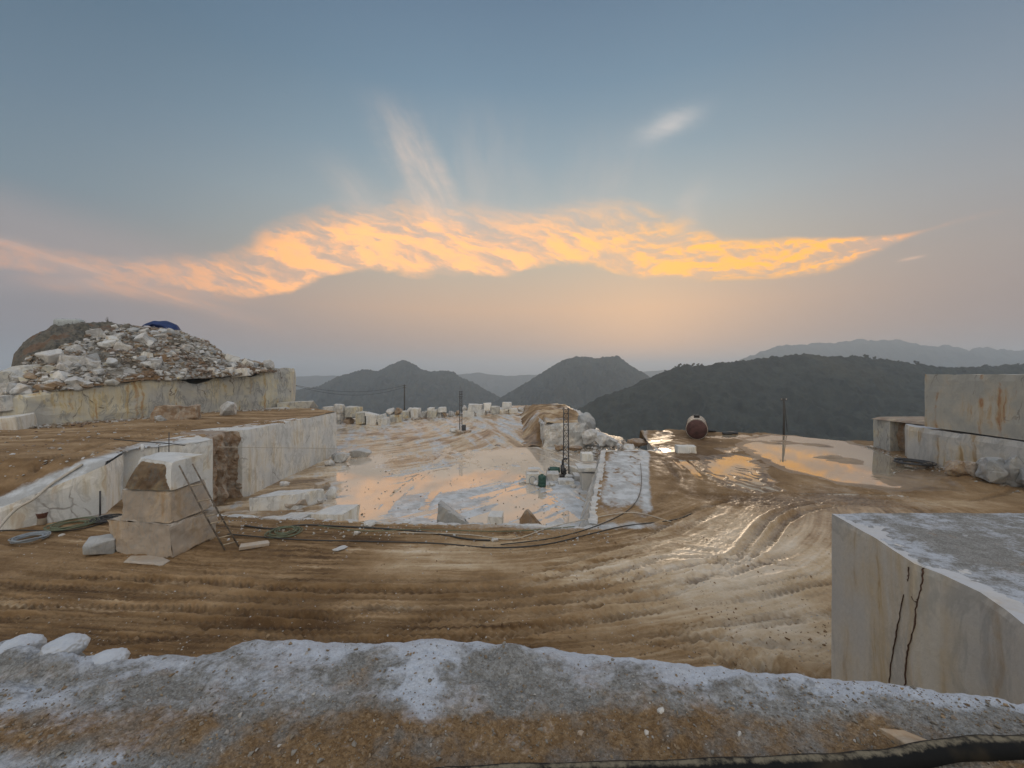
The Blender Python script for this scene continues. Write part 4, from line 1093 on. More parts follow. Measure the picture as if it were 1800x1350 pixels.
slabrock("rock", 71, (-18.85,18.9,-.05), (1.25,1.0,.78), .5, "small greenish grey rock against the left foot of the stacked blocks", M_grey, blocky=.85)
slabrock("marble_slab", 72, (-16.2,18.15,-.12), (2.4,.9,.25), -.1, "thin pale slab half buried under the front of the stacked blocks", M_tan, cat="marble slab", blocky=.8)
slabrock("marble_slab", 73, (-12.3,19.6,-.02), (1.3,.5,.16), .45, "thin pale plank of stone on the mud right of the ladder foot", M_tan, cat="marble slab", blocky=.9)
# ladder
M_ladder = flat("dark_weathered_wood", (.11,.09,.07), .85, 0, .5, 4)
lad = empty("ladder", (-13.2, 19.3, 0)); tag(lad, "thin weathered ladder leaning against the right side of the stacked blocks", "ladder")
Lb, Lt = Vector((0, 0, .02)), Vector((-2.05, -.15, 4.0)); sd = Vector((.03, .40, 0))*.5+Vector((.17, 0, .0))
for sgn in (-1, 1): tube("rail", [Lb+sd*sgn, Lb.lerp(Lt, .5)+sd*sgn*.95+Vector((-.02, 0, -.05)), Lt+sd*sgn*.9], [.040, .038, .032], M_ladder, lad, 7)
for k in range(11):
    t = .06+k*.088
    if k in (2, 5, 7, 9, 10): continue
    q = Lb.lerp(Lt, t)+Vector((0, 0, -.04*math.sin(t*3.1))); tube("rung", [q-sd*1.02, q+sd*1.02], .03, M_bamboo, lad, 6)
# pole, bucket, rods
q = G(176, 906); tag(tube("metal_pole", [(0,0,-.1),(0,0,1.42)], .045, M_steel, None, 8), "upright thin dark pole left of the stacked blocks, before the white wall", "pole")
COL.objects["metal_pole"].location = (q.x, q.y, 0)
q = G(74, 921); bk = empty("bucket", (q.x, q.y, 0)); tag(bk, "brown bucket on a short pale stand in front of the low white wall", "bucket")
def lathe(name, prof, mat, parent=None, seg=20, smooth=True, loc=(0,0,0), caps=True):
    bm = bmesh.new(); rg = [[bm.verts.new((r_*math.cos(k*2*math.pi/seg), r_*math.sin(k*2*math.pi/seg), z_)) for k in range(seg)] for r_, z_ in prof]
    for A, Bq in zip(rg[:-1], rg[1:]):
        for k in range(seg): bm.faces.new((A[k], A[(k+1) % seg], Bq[(k+1) % seg], Bq[k]))
    if caps: bm.faces.new(rg[0][::-1]); bm.faces.new(rg[-1])
    return bm_obj(name, bm, mat, parent, smooth, loc)
lathe("stand", [(.20,0),(.18,.32),(.19,.33)], M_dirtywhite, bk)
lathe("pail", [(.17,.33),(.235,.62),(.25,.63),(.22,.60),(.17,.40)], M_bucket, bk)
tube("handle", [(.02,0,.5),(-.06,.02,.9),(-.11,.03,1.25)], .018, M_bamboo, bk, 6)
for i, (px, py0, py1, Yd, rr_, mt, lab) in enumerate([(279,797,783,29.5,.03,M_steel,"short steel rod standing on the white outcrop behind the stacked blocks"), (297,803,760,29.0,.03,M_steel,"tall thin steel rod standing on the white outcrop behind the stacked blocks"), (250,791,781,28.0,.09,M_wht,"short white marker post at the edge of the plateau")]):
    a, c_ = P(px, py0, Yd), P(px, py1, Yd); zb_ = min(a.z, 3.1)-.1
    o = tube("rod", [(0,0,0),(0,0,c_.z-zb_)], rr_, mt, None, 7); o.location = (a.x, a.y, zb_); o.name = "marker_post" if i == 2 else "steel_rod"; tag(o, lab, "rod" if i < 2 else "post")
def coil(name, c, r_, n, tr, mat, label, cat="hose", seed=1, h=.03, loose=.12, z=None):
    rn = random.Random(seed); pts = []
    for k in range(n*22):
        a = k/22*2*math.pi; t = k/22
        rad_ = r_*(1+loose*math.sin(t*1.7+seed)+rn.uniform(-.01, .01))
        pts.append((math.cos(a)*rad_+.06*math.sin(t*2.3), math.sin(a)*rad_*.95+.06*math.cos(t*1.9), tr+h*(t % 4)+.02*math.sin(a*3+t)))
    o = tube(name, pts, tr, mat, None, 6); o.location = c; tag(o, label, cat); return o
q = G(52, 949); coil("hose_coil", (q.x, q.y, .03), .58, 9, .028, M_hose, "round coil of grey blue hose on the mud at the left edge", seed=2)
q = G(126, 925); coil("hose_coil", (q.x, q.y, .03), .80, 8, .024, M_hoseg, "loose olive green hose coil under the low white wall", seed=3, loose=.3)
q = G(188, 915); coil("hose_coil", (q.x, q.y, .03), .55, 7, .03, M_rubber, "dark hose coil between the thin pole and the stacked blocks", seed=4, loose=.25)
q = G(500, 936); coil("hose_coil", (q.x, q.y, .0), .62, 8, .022, M_hoseg, "dark tangled cable coil lying behind the lip of the pit, right of the ladder", seed=6, loose=.35)
def gz(px, py, dz=.03): q = G(px, py); return Vector((q.x, q.y, zg(q.x, q.y)+dz))
def cable(name, pts, r_, mat, label, cat="cable", dz=.04):
    o = tube(name, smooth_path([gz(a, c_, dz) for a, c_ in pts], 8), r_, mat, None, 6); tag(sit_origin(o), label, cat); return o
cable("cable", [(430,925),(480,929),(530,923),(600,926),(680,929),(760,936),(820,948),(862,950)], .045, M_wire, "thick black cable lying behind the lip of the pit, ending at a small stone")
cable("cable", [(400,940),(520,950),(640,950),(760,955),(870,963),(960,957),(1040,938),(1100,925),(1180,915),(1215,905)], .03, M_wire, "thin black cable curving across the mud towards the right haul road", dz=.05)
cable("cable", [(700,935),(820,940),(900,948),(960,930),(1020,915),(1110,905),(1180,918)], .025, M_rope, "pale thin cable looping past the white strip at the corner of the pit", dz=.05)
cable("cable", [(880,958),(980,945),(1060,920),(1110,895),(1127,860),(1126,815)], .025, M_wire, "black cable running up the right edge of the white strip", dz=.06)
cable("cable", [(560,926),(640,934),(720,931),(800,933),(900,936),(1010,925)], .022, M_hoseg, "thin olive cable along the very edge of the pit", dz=.07)
cable("cable", [(-20,936),(40,932),(100,933),(150,928),(205,912)], .03, M_wire, "dark cable lying between the hose coils and the low white wall", dz=.05)
# pale pipe along the plateau edge
o = tube("pipe", smooth_path([Vector((q.x, q.y, zz_(q.x, q.y)+.12)) for q in (G(-40,905,1.7), G(20,873,1.9), G(60,845,2.5), G(92,828,2.8), G(145,813,3.0))], 8), .07, M_rope, None, 7); tag(sit_origin(o), "pale pipe lying along the brown plateau above the low white wall", "pipe")
o = tube("cable", smooth_path([P(200,772,27), P(245,776,27.6), P(290,779,28.3), P(325,783,30)], 8), .035, M_wire, None, 6); tag(sit_origin(o), "black cable stretched along the top of the white outcrop behind the stacked blocks", "cable")
o = tube("cable", [Vector((-23.35,32.4,2.42)).lerp(Vector((-23.95,56.2,-2.1)), t)+Vector((.05,0,0)) for t in np.linspace(0, 1, 14)], .028, M_rope, None, 5); tag(sit_origin(o), "pale cable strung across the long grey marble wall", "cable")
# stones near the lip
for i, (px, py, s_, lab) in enumerate([(628,937,.28,"small round whitish stone beside the thick black cable"), (870,950,.27,"small pinkish stone at the end of the thick black cable"), (650,924,.45,"white lump of stone on the lip of the pit above the small round one"), (598,963,.5,"flat pale stone sunk in the brown mud below the pit lip"), (108,940,.2,"small white stone near the olive hose coil")]):
    q = G(px, py); slabrock("stone", 80+i, (q.x, q.y, zg(q.x, q.y)-.03), (s_*1.5, s_, s_*.8 if i != 3 else .12), .3*i, lab, M_rock, cat="stone", blocky=.4)
# ------------------------------------------------------------------ lip of the pit and right hand wall
lipf = [(-23.0,25.2),(-17.6,23.7),(-9.6,22.7),(-4,22.3),(4.4,21.8)]
def ledge(name, line, w_, zt_, zb_, mat, label, seed, cell=.3, chip=.12, cat="rock ledge", rough=.08):
    L = [Vector((a, c_, 0)) for a, c_ in line]; outp = []; inp = []
    for i, q in enumerate(L):
        d_ = (L[min(i+1, len(L)-1)]-L[max(i-1, 0)]).normalized(); n_ = Vector((-d_.y, d_.x, 0))
        outp.append(q); inp.append(q+n_*w_)
    ft = [(q.x, q.y, zt_) for q in outp]+[(q.x, q.y, zt_-.02) for q in inp[::-1]]
    o = ngon_prism(name, ft, zb_, mat, cell=cell, rough=rough, chip=chip, seed=seed); tag(sit_origin(o), label, cat); return o
ledge("rock_ledge", lipf, .55, .05, -3.2, M_rock, "long white rock lip along the near side of the pit", 61)
hx = hexa("marble_wall", [(3.1,23.0,-3.2),(5.0,22.6,-3.2),(10.0,43.3,-3.2),(8.2,43.4,-3.2)], [(4.25,22.5,.0),(4.6,22.4,.0),(9.85,43.3,.04),(9.5,43.4,.04)], M_rock, cell=.3, rough=.16, chip=.14, seed=66); tag(sit_origin(hx), "low bluish marble wall under the right side of the pit, beside the white strip", "rock wall")
ledge("marble_wall", [(15.25,43.7),(18.3,55.5)], -.7, .06, -3.6, M_rock, "rough white edge of the upper yard left of the red tank", 68, cat="rock wall", rough=.15)
ledge("marble_wall", [(9.6,43.1),(15.3,43.4)], .5, .08, -3.2, M_white, "short white marble edge at the far end of the white strip", 67, cat="rock wall")
# blocks standing on the quarry floor
def fblk(name, px0, px1, pyt, pyb, depth, rz, label, mat, seed, cat="marble block", blocky=.95, hfac=1.0, dz=-.08, tilt=(0,0), rough=.03, grp=None, zoff=0.0, pts=26):
    q = hit_floor((px0+px1)/2, pyb)
    wd_ = (px1-px0)/F*q.y*1.06; ht = (pyb-pyt)/F*q.y*hfac
    return slabrock(name, seed, (q.x, q.y+depth/2, q.z+dz+zoff), (wd_, depth, ht+.1), rz, label, mat, tilt, cat, grp, blocky, pts, rough)
def fblkY(name, px0, px1, pyt, Yd, z0, depth, rz, label, mat, seed, cat="marble block", blocky=.95, rough=.03, tilt=(0,0), pts=26):
    xm = ((px0+px1)/2-900)/F*Yd; wd_ = (px1-px0)/F*Yd*1.05; zt2 = H+(655-pyt)/F*Yd
    return slabrock(name, seed, (xm, Yd+depth/2, z0), (wd_, depth, zt2-z0), rz, label, mat, tilt, cat, None, blocky, pts, rough)
# grey wedge, cube, brown pyramid, flat slab along the near lip
hx = hexa("marble_wedge", [(-5.4,29.0,-3.1),(-3.0,29.2,-3.1),(-3.1,30.6,-3.1),(-5.2,30.6,-3.1)], [(-5.3,29.2,-1.0),(-3.3,29.3,-2.4),(-3.5,30.2,-2.4),(-5.2,30.2,-1.1)], M_grey, cell=.2, rough=.05, chip=.08, seed=71); tag(sit_origin(hx), "dark grey sloping marble wedge in the pit, behind the near lip", "marble block")
hx = hexa("marble_block", [(-1.75,28.6,-3.1),(-.72,28.5,-3.1),(-.62,29.6,-3.1),(-1.6,29.7,-3.1)], [(-1.7,28.6,-1.75),(-.7,28.5,-1.75),(-.6,29.7,-1.72),(-1.55,29.8,-1.72)], M_white, cell=.16, rough=.015, chip=.03, seed=72); tag(sit_origin(hx), "small bluish white marble cube in the pit between the grey wedge and pointed rock", "marble block")
bm = bmesh.new()
for q in [(-.95,-.5,0),(1.0,-.45,0),(.9,.6,0),(-.9,.6,0),(-.45,-.1,1.75),(-.3,.15,1.7),(-.9,-.2,1.1),(.4,-.1,.95),(.9,-.3,.35)]: bm.verts.new(q)
bmesh.ops.convex_hull(bm, input=bm.verts); bmesh.ops.bevel(bm, geom=list(bm.edges), offset=.04, segments=1, affect='EDGES')
bmesh.ops.triangulate(bm, faces=bm.faces); bmesh.ops.subdivide_edges(bm, edges=[e for e in bm.edges if e.calc_length() > .3], cuts=2); displace_bm(bm, .06, 2, 5)
o = bm_obj("pointed_rock", bm, M_brownrock, None, False, (1.45,29.0,-3.05)); tag(o, "pointed brown rock in the pit right of the small white cube", "rock")
slabrock("marble_slab", 91, (3.35,29.2,-3.05), (1.9,1.2,.5), .1, "flat bluish slab right of the pointed brown rock", M_white, cat="marble slab", blocky=.9)
slabrock("rock", 92, (-2.35,29.2,-3.05), (.9,.7,.7), .6, "small grey stone between the grey wedge and the white cube", M_grey, cat="rock", blocky=.5)
slabrock("rock", 93, (-.1,29.0,-3.05), (.7,.6,.4), .3, "small white stone between the white cube and the pointed brown rock", M_rock, cat="rock", blocky=.5)
# slabs lying in the left of the pit
hx = hexa("marble_slab", [(-21.3,33.3,-3.1),(-17.7,33.6,-3.1),(-16.4,36.0,-3.1),(-20.2,35.8,-3.1)], [(-21.6,33.6,-2.0),(-17.9,33.8,-1.75),(-16.5,36.0,-1.85),(-20.4,35.9,-2.0)], M_white, cell=.22, rough=.05, chip=.09, seed=75); tag(sit_origin(hx), "largest white slab lying in the left corner of the pit", "marble slab")
hx = hexa("marble_slab", [(-14.9,30.0,-3.1),(-12.3,29.6,-3.1),(-11.7,31.3,-3.1),(-14.0,32.0,-3.1)], [(-14.9,30.0,-2.05),(-12.3,29.7,-2.0),(-11.8,31.9,-1.95),(-13.9,32.2,-2.1)], M_white, cell=.2, rough=.02, chip=.05, seed=76); tag(sit_origin(hx), "smooth bluish white slab near the left end of the pit lip", "marble slab")
slabrock("marble_slab", 94, (-15.9,30.0,-2.9), (2.6,1.5,.75), -.25, "tilted thin slab left of the smooth bluish one by the pit lip", M_rock, tilt=(.05,-.12), cat="marble slab", blocky=.92)
for i, (px, py, sz, rz, lab, mt) in enumerate([
    (522,893,(2.0,1.1,.85),.5,"long tan stone leaning on the right end of the largest slab",M_tan),
    (552,880,(.9,.8,.75),.2,"small tan stone right of the long tan one in the pit",M_tan),
    (562,884,(.6,.5,.45),.9,"tiny pale stone in front of the two upright stones in the pit",M_rock),
    (580,876,(1.3,.9,1.2),.3,"upright white stone at the right end of the slab group in the pit",M_white),
    (566,862,(1.6,1.2,1.0),1.0,"brownish stone behind the upright white stone in the pit",M_tan),
    (500,876,(.9,.7,.5),.6,"small stone lying on the front of the largest slab",M_rock),
    (527,902,(.7,.5,.4),.2,"small tan stone between the tilted slab and the long tan stone",M_tan)]):
    q = G(px, py, ZF); slabrock("rock", 100+i, (q.x, q.y, -3.05 if i != 5 else -1.9), sz, rz, lab, mt, blocky=.6)
for i, (px, py, sz, rz, lab) in enumerate([
    (580,818,(1.4,1.1,.95),.3,"smallest boulder by the near foot of the grey wall end"),
    (602,812,(2.1,1.6,1.5),.7,"cracked boulder between the small one and the broad one by the wall end"),
    (633,803,(3.0,1.8,1.5),.1,"broad bluish boulder, farthest right of the group by the wall end"),
    (590,808,(1.2,1.0,1.2),1.3,"dark boulder tucked behind the cracked one by the wall end")]):
    q = G(px, py, ZF); slabrock("boulder", 110+i, (q.x, q.y, -3.1), sz, rz, lab, M_rock if i != 3 else M_grey, cat="boulder", blocky=.5, rough=.06)
# ------------------------------------------------------------------ row of blocks at the back edge
Z3 = lambda X_, Y2: (560+X_/4.5, 680+Y2/4.5)
rows = [ # x0,x1,top,base in the enlarged plan; colour; what it is
 (120,160,250,300,'r',"low grey block at the left end of the back row, by the grey wall"),
 (115,190,205,262,'r',"rounded grey block on the low one at the left end of the back row"),
 (192,262,235,297,'b',"brownish block, second on the ground in the back row from the grey wall"),
 (285,360,200,302,'c',"tall cream block in the back row, left of the two white cubes"),
 (370,450,230,302,'w',"left one of two white cubes in the back row"),
 (460,545,250,300,'w',"right one of two white cubes in the back row"),
 (548,648,218,280,'c',"wide cream block with brown stripes left of the far wooden pole"),
 (355,455,195,232,'w',"flat slab tilted on top of the left white cube"),
 (462,522,195,252,'w',"pointed slab tilted on top of the right white cube"),
 (205,322,160,238,'c',"large cream block on top of the brownish one in the back row"),
 (110,185,138,208,'r',"highest pale rock of the pile at the left end of the back row"),
 (522,590,165,216,'r',"left grey block lying on the wide striped block"),
 (592,652,165,216,'b',"reddish block on the right of the wide striped block"),
 (650,716,195,247,'c',"cream block just right of the wide striped one, below the far pole"),
 (682,732,165,198,'r',"small grey block on the cream block below the far pole"),
 (725,792,168,247,'w',"tall white block right of the far wooden pole"),
 (800,852,190,247,'r',"squat grey block right of the tall white one"),
 (856,930,186,249,'c',"broad cream block in the middle of the back row"),
 (860,905,168,190,'w',"thin white slab on the broad cream block in the middle of the back row"),
 (936,972,200,243,'r',"narrow grey block right of the broad cream block"),
 (975,1012,195,243,'b',"narrow brownish block right of the narrow grey one"),
 (942,1005,163,200,'w',"white lump resting across the two narrow blocks"),
 (1020,1074,188,236,'r',"grey sloping block left of the pinkish one in the back row"),
 (1078,1116,184,230,'b',"pinkish block just left of the far lattice mast"),
 (1142,1236,190,237,'w',"long white block just right of the far lattice mast"),
 (1180,1290,140,192,'w',"long flat white block on top, right of the far lattice mast"),
 (1132,1172,150,192,'r',"small grey block on top beside the far lattice mast"),
 (1246,1320,182,228,'w',"second white block right of the far lattice mast"),
 (1302,1366,130,184,'w',"upright grey white block on top of the right hand pile"),
 (1366,1432,156,217,'c',"cream block in the right hand pile of the back row"),
 (1434,1502,176,213,'w',"low white block, left one of a pair in the right hand pile"),
 (1448,1526,125,176,'w',"highest flat block of the right hand pile"),
 (1506,1572,175,208,'w',"low white block, right one of a pair in the right hand pile"),
 (1562,1622,138,196,'r',"slab leaning diagonally at the right end of the back row"),
 (1622,1692,140,192,'b',"brown rounded block at the right end of the back row"),
 (1724,1752,164,184,'r',"lone small stone beyond the right end of the back row"),
 (30,112,155,196,'r',"low rubble block behind the corner of the grey wall"),
]
mats = dict(r=M_rock, b=M_brownrock, c=M_cream, w=M_white)
ground_of = {}
rn = random.Random(8)
for i, (x0, x1, t_, b_, k_, lab) in enumerate(rows):
    px0, pyt = Z3(x0, t_); px1, pyb = Z3(x1, b_)
    # blocks on top borrow the distance of the block they rest on
    Yd = None
    for (a0, a1, at, ab, _, _) in rows:
        if a0 < (x0+x1)/2 < a1 and ab > b_+15 and abs(at-b_) < 30: Yd = ground_of.get((a0, a1, at)); break
    if Yd is None:
        for (a0, a1, at, ab, _, _) in rows:
            if ab > b_+15 and abs(at-b_) < 34 and not (a1 < x0+4 or a0 > x1-4): Yd = ground_of.get((a0, a1, at), Yd)
    if Yd is None: Yd = hit_floor((px0+px1)/2, pyb).y
    ground_of[(x0, x1, t_)] = Yd
    c0, c1 = P(px0, pyb, Yd), P(px1, pyt, Yd)
    wd_, ht = c1.x-c0.x, c1.z-c0.z
    sl = i in (7, 8, 33)
    slabrock("marble_block", 200+i, ((c0.x+c1.x)/2, Yd+1.3, c0.z-.25), (wd_*1.08, rn.uniform(2.0, 2.8), ht+.35 if not sl else ht*.75), rn.uniform(-.12, .12), lab, mats[k_],
             (0, (-.25 if i == 8 else .22 if i == 7 else .55) if sl else 0), "marble block", "marble blocks lined up along the back edge", blocky=rn.uniform(.86, .98) if k_ in 'wc' else rn.uniform(.55, .85), rough=.045, bevel=.05)
# rubble spilled between and behind the blocks: uncountable
rs = np.random.RandomState(9); pts = []; szs = []
for i in range(900):
    px = rs.uniform(560, 935); yd = np.interp(px, [560, 700, 800, 935], [90, 96, 101, 103])+rs.uniform(-.6, 5)
    x = (px-900)/F*yd; pts.append((x, yd, zf(x, yd)+.05)); szs.append(rs.choice([.2, .35, .6, .9]))
for i in range(1300):                                  # debris below the rock bench, right
    t = rs.rand(); x = rs.uniform(9, 19); y = rs.uniform(52, 66); w_ = np.exp(-((x-14-(y-58)*.1)/4)**2)
    if rs.rand() < w_: pts.append((x, y, zf(x, y)+rs.rand()*.5*w_)); szs.append(rs.choice([.2, .3, .5, .8])*rs.uniform(.6, 1.2))
for i in range(500):                                   # at the foot of the right hand slabs
    y = rs.uniform(26, 46); x = np.interp(y, [26, 34, 39, 45], [37.2, 37.7, 38.3, 40])-rs.exponential(.5); pts.append((x, y, zg(x, y)+.03)); szs.append(rs.choice([.1, .2, .35])*rs.uniform(.6, 1.2))
for i in range(700):                                   # along the pit lip and left yard
    x = rs.uniform(-22, 5); y = np.interp(x, [-23, -17.6, -9.6, 5], [25.3, 23.7, 22.7, 21.8])+rs.uniform(-1.4, .5)-rs.exponential(.5); pts.append((x, y, zg(x, y)+.01)); szs.append(rs.choice([.05, .09, .14, .2])*rs.uniform(.6, 1.3))
for i in range(1800):
    y = F*H/rs.uniform(935-655, 1200-655); x = rs.uniform(-1.25, .85)*y
    pts.append((x, y, zg(x, y)+.005)); szs.append(rs.choice([.03, .05, .08])*rs.uniform(.6, 1.3))
for i in range(500):
    px = rs.uniform(420, 1030); py = rs.uniform(770, 925); q = G(px, py, ZF); pts.append((q.x, q.y, ZF+.02)); szs.append(rs.choice([.08, .15, .25])*rs.uniform(.6, 1.3))
for i in range(900):
    px = rs.uniform(0, 560); py = rs.uniform(745, 850); q = G(px, py, 3.0)
    if q.x < -25.5-max(0, (25-q.y))*1.1 and q.x > -44+(q.y-38)*.38: pts.append((q.x, q.y, zz_(q.x, q.y)+.02)); szs.append(rs.choice([.07, .12, .2, .3])*rs.uniform(.6, 1.3))
tag(mobj("loose_stones", scatter_mesh("loose_stones", pts, szs, M_stones, 14)), kind='stuff')
# ------------------------------------------------------------------ raised rock bench in the middle distance
W("rock_bench", [(4.8,62.0,.75),(7.2,61.2,.9),(9.3,60.6,1.0),(10.9,61.0,1.0),(12.2,62.5,.9),(13.0,66,1.0),(13.3,74,1.1),(12.6,86,1.1),(6,88,1.0),(4.2,74,.9)], -3.4, M_rock,
  "grey white rock bench with a broken right side in the middle distance", "rock bench", cell=.45, rough=.35, chip=.3, seed=91)
nb = 90; bu = np.linspace(0, 1, nb); BU, BV = np.meshgrid(bu, bu)
bx = -6+18.2*BU; by = 62.0+29*BV
bx = bx+(BV*0)
bz = floor_rise(bx, by)+ZF
tgt = .80+.45*sst(62, 85, by)
wgtb = sst(1.5, 5.2, bx)
wgtb = wgtb*np.maximum(sst(4.6, 5.2, bx), sst(62.5, 70, by))
bz = bz*(1-wgtb)+tgt*wgtb+fbm(bx*.9, by*.9, 5, 401, .6)*.22+.25*np.clip(fbm(bx/3, by/3, 3, 405), 0, 1)-.6*sst(11.6, 12.3, bx)-.12*sst(62.6, 62.0, by)
bz = bz-.35*sst(3, 0, bx)
me = np_mesh("bench_ground", np.stack([bx, by, bz+.03], -1).reshape(-1, 3), grid_faces(nb, nb), M_mud, True,
  dict(pale=np.clip(.45+.5*fbm(bx/2, by/3, 5, 9), 0, 1), wet=np.clip(.35+.5*fbm(bx/3, by/5, 3, 19), 0, 1), white=np.clip(.12+.6*fbm(bx/3, by/5, 4, 29), 0, 1), rut=bx*0))
tag(mobj("bench_ground", me), kind='structure')
for i, (px, py, Yd, sz, rz, lab, mt) in enumerate([
  (1030,742,63,(3.2,3.0,4.2),.2,"big dark broken rock at the right corner of the rock bench",M_grey),
  (1040,765,61,(3.0,2.6,2.6),.9,"grey broken rock below the right corner of the rock bench",M_rock),
  (1058,772,60,(2.8,2.2,1.8),.3,"pale rock tumbled down right of the rock bench",M_rock),
  (1074,776,59,(2.4,1.8,1.3),1.1,"last pale rock at the edge above the valley",M_rock),
  (985,785,59.5,(2.2,1.4,1.0),.5,"dark rock at the foot of the rock bench, behind the near lattice mast",M_brownrock),
  (1010,787,58,(2.6,1.4,.9),.2,"brown heap rock at the foot of the rock bench, right of the near lattice mast",M_brownrock),
  (1120,777,51,(2.6,2.0,1.2),.4,"brown lump of rock beyond the far end of the white strip",M_brownrock),
  (1106,786,47,(1.8,1.4,.9),1.4,"pale lump of rock just past the far end of the white strip",M_rock)]):
    q = P(px, py, Yd); slabrock("boulder", 300+i, (q.x, q.y, q.z-sz[2]*.55), sz, rz, lab, mt, cat="boulder", blocky=.45, rough=.09)
# ------------------------------------------------------------------ lattice masts
def mast(x, y, z0, h, w_, label, caps=2):
    o = empty("lattice_mast", (x, y, z0)); tag(o, label, "mast", "lattice masts on the quarry floor")
    cs = [(-w_/2, -w_/2), (w_/2, -w_/2), (w_/2, w_/2), (-w_/2, w_/2)]
    for a, c_ in cs: tube("leg", [(a, c_, 0), (a*.8, c_*.8, h)], .032, M_steel, o, 5)
    bm = bmesh.new(); n = int(h/.62)
    def bar(p0, p1, r_=.02):
        p0, p1 = Vector(p0), Vector(p1); d_ = (p1-p0); L = d_.length; d_.normalize(); a = d_.cross(Vector((.3, .2, 1))).normalized(); c2 = d_.cross(a)
        rg = [[bm.verts.new(pp_+(a*math.cos(k*math.pi/2)+c2*math.sin(k*math.pi/2))*r_) for k in range(4)] for pp_ in (p0, p1)]
        for k in range(4): bm.faces.new((rg[0][k], rg[0][(k+1) % 4], rg[1][(k+1) % 4], rg[1][k]))
    for k in range(n):
        for i in range(4):
            (a0, c0), (a1, c1_) = cs[i], cs[(i+1) % 4]
            f0, f1 = 1-.2*k/n, 1-.2*(k+1)/n; z0_, z1_ = h*k/n, h*(k+1)/n
            bar((a0*f0, c0*f0, z0_), (a1*f0, c1_*f0, z0_))
            if (k+i) % 2: bar((a0*f0, c0*f0, z0_), (a1*f1, c1_*f1, z1_))
            else: bar((a1*f0, c1_*f0, z0_), (a0*f1, c0*f1, z1_))
    bm_obj("bracing", bm, M_steel, o)
    for k in range(caps): tube("cross_arm", [(-w_*.75, 0, h-.15-k*.45), (w_*.75, 0, h-.15-k*.45)], .045, M_steel, o, 5)
    return o
q = G(995, 834, ZF); mast(q.x, q.y, ZF-.1, 7.5, .62, "near tall lattice mast standing among blocks and pumps in the pit", 1)
q = G(810, 762, ZF); q.z = zf(q.x, q.y)
mast(q.x, q.y, ZF-.1, 8.0, .5, "far lattice mast standing alone on stones in the middle of the quarry floor", 3)
for i, (px, py, sz, lab, mt) in enumerate([(797,764,(1.6,1.2,1.2),"white stone at the left foot of the far lattice mast",M_white), (808,766,(1.6,1.3,1.1),"tan stone in front of the far lattice mast",M_tan), (820,765,(1.9,1.3,.7),"low brown stone at the right foot of the far lattice mast",M_brownrock)]):
    q = G(px, py, ZF); slabrock("rock", 320+i, (q.x, q.y, zf(q.x, q.y)-.15), sz, .4*i, lab, mt, blocky=.7)
q = G(816, 763, ZF); dr = lathe("drum", [(.0,0),(.30,0),(.32,.04),(.32,1.3),(.28,1.35),(.0,1.37)], M_steel, None, 16, True, (q.x, q.y, ZF+.35), False); tag(dr, "dark upright drum on the stones right of the far lattice mast", "drum")
# gear round the near mast
def bx_(name, px0, px1, pyt, Yd, z0, dep, mat, label, cat, seed, rz=0, blocky=.97, rough=.02): return fblkY(name, px0, px1, pyt, Yd, z0, dep, rz, label, mat, seed, cat, blocky, rough)
bx_("marble_block", 924, 950, 832, 41.6, -3.05, 1.5, M_white, "white block with a hose hung on it, left of the green tank", "marble block", 331)
bx_("marble_block", 928, 953, 824, 42.4, -1.75, 1.1, M_white, "pinkish white lump on top of the block with the hose", "marble block", 332, blocky=.6)
q = P(936, 844, 41.4); o = tube("hose", [(math.cos(k*math.pi/10)*.33, 0, math.sin(k*math.pi/10)*.42) for k in range(20)], .04, M_hose, None, 6, True); o.location = (q.x, 41.2, -2.55); tag(o, "ring of blue grey hose hung on the white block by the green tank", "hose")
# green tank: upright drum with ribs and lid
q = G(953, 855, ZF); gt = empty("green_tank", (q.x, q.y, -3.0)); tag(gt, "dark green upright tank beside the near lattice mast", "tank")
lathe("tank_body", [(.36,0),(.39,.05),(.39,.30),(.37,.33),(.39,.36),(.39,.66),(.37,.69),(.39,.72),(.39,1.02),(.30,1.12),(.16,1.15)], M_green, gt, 20)
lathe("lid", [(.15,1.14),(.16,1.22),(.02,1.24)], M_green, gt, 14)
bx_("marble_block", 962, 984, 833, 42.6, -3.05, 1.6, M_rock, "grey block between the green tank and the near lattice mast", "marble block", 333)
bx_("marble_block", 981, 1010, 844, 41.2, -3.05, 1.2, M_white, "low pale block right in front of the near lattice mast", "marble block", 334)
bx_("rock", 994, 1010, 835, 42.8, -3.05, 1.2, M_rock, "rough white stone just right of the near lattice mast", "rock", 335, blocky=.4)
for i, (a0, a1, at, Yd, dep, mt, lab, bl) in enumerate([
  (938,947,846,40.6,.7,M_white,"small white stone at the foot of the block with the hose",.5),
  (966,977,850,40.6,.9,M_white,"white stone between the green tank and the low pale block",.6),
  (1003,1014,852,40.0,.8,M_rock,"small pale stone before the rough white stone by the mast",.5),
  (1008,1019,822,44.5,1.4,M_white,"white block behind the near mast, left of the wide slab",.9),
  (966,976,822,45.0,1.2,M_rock,"pale stone behind the pump, left of the near mast",.6),
  (914,922,846,41.5,.8,M_rock,"small stone left of the block with the hose",.5),
  (1040,1049,858,37.4,.8,M_white,"white stone in front of the tall grey sawn block",.6)]):
    fblkY("rock", a0, a1, at, Yd, -3.08, dep, .3*i, lab, mt, 380+i, "rock", bl, .04)
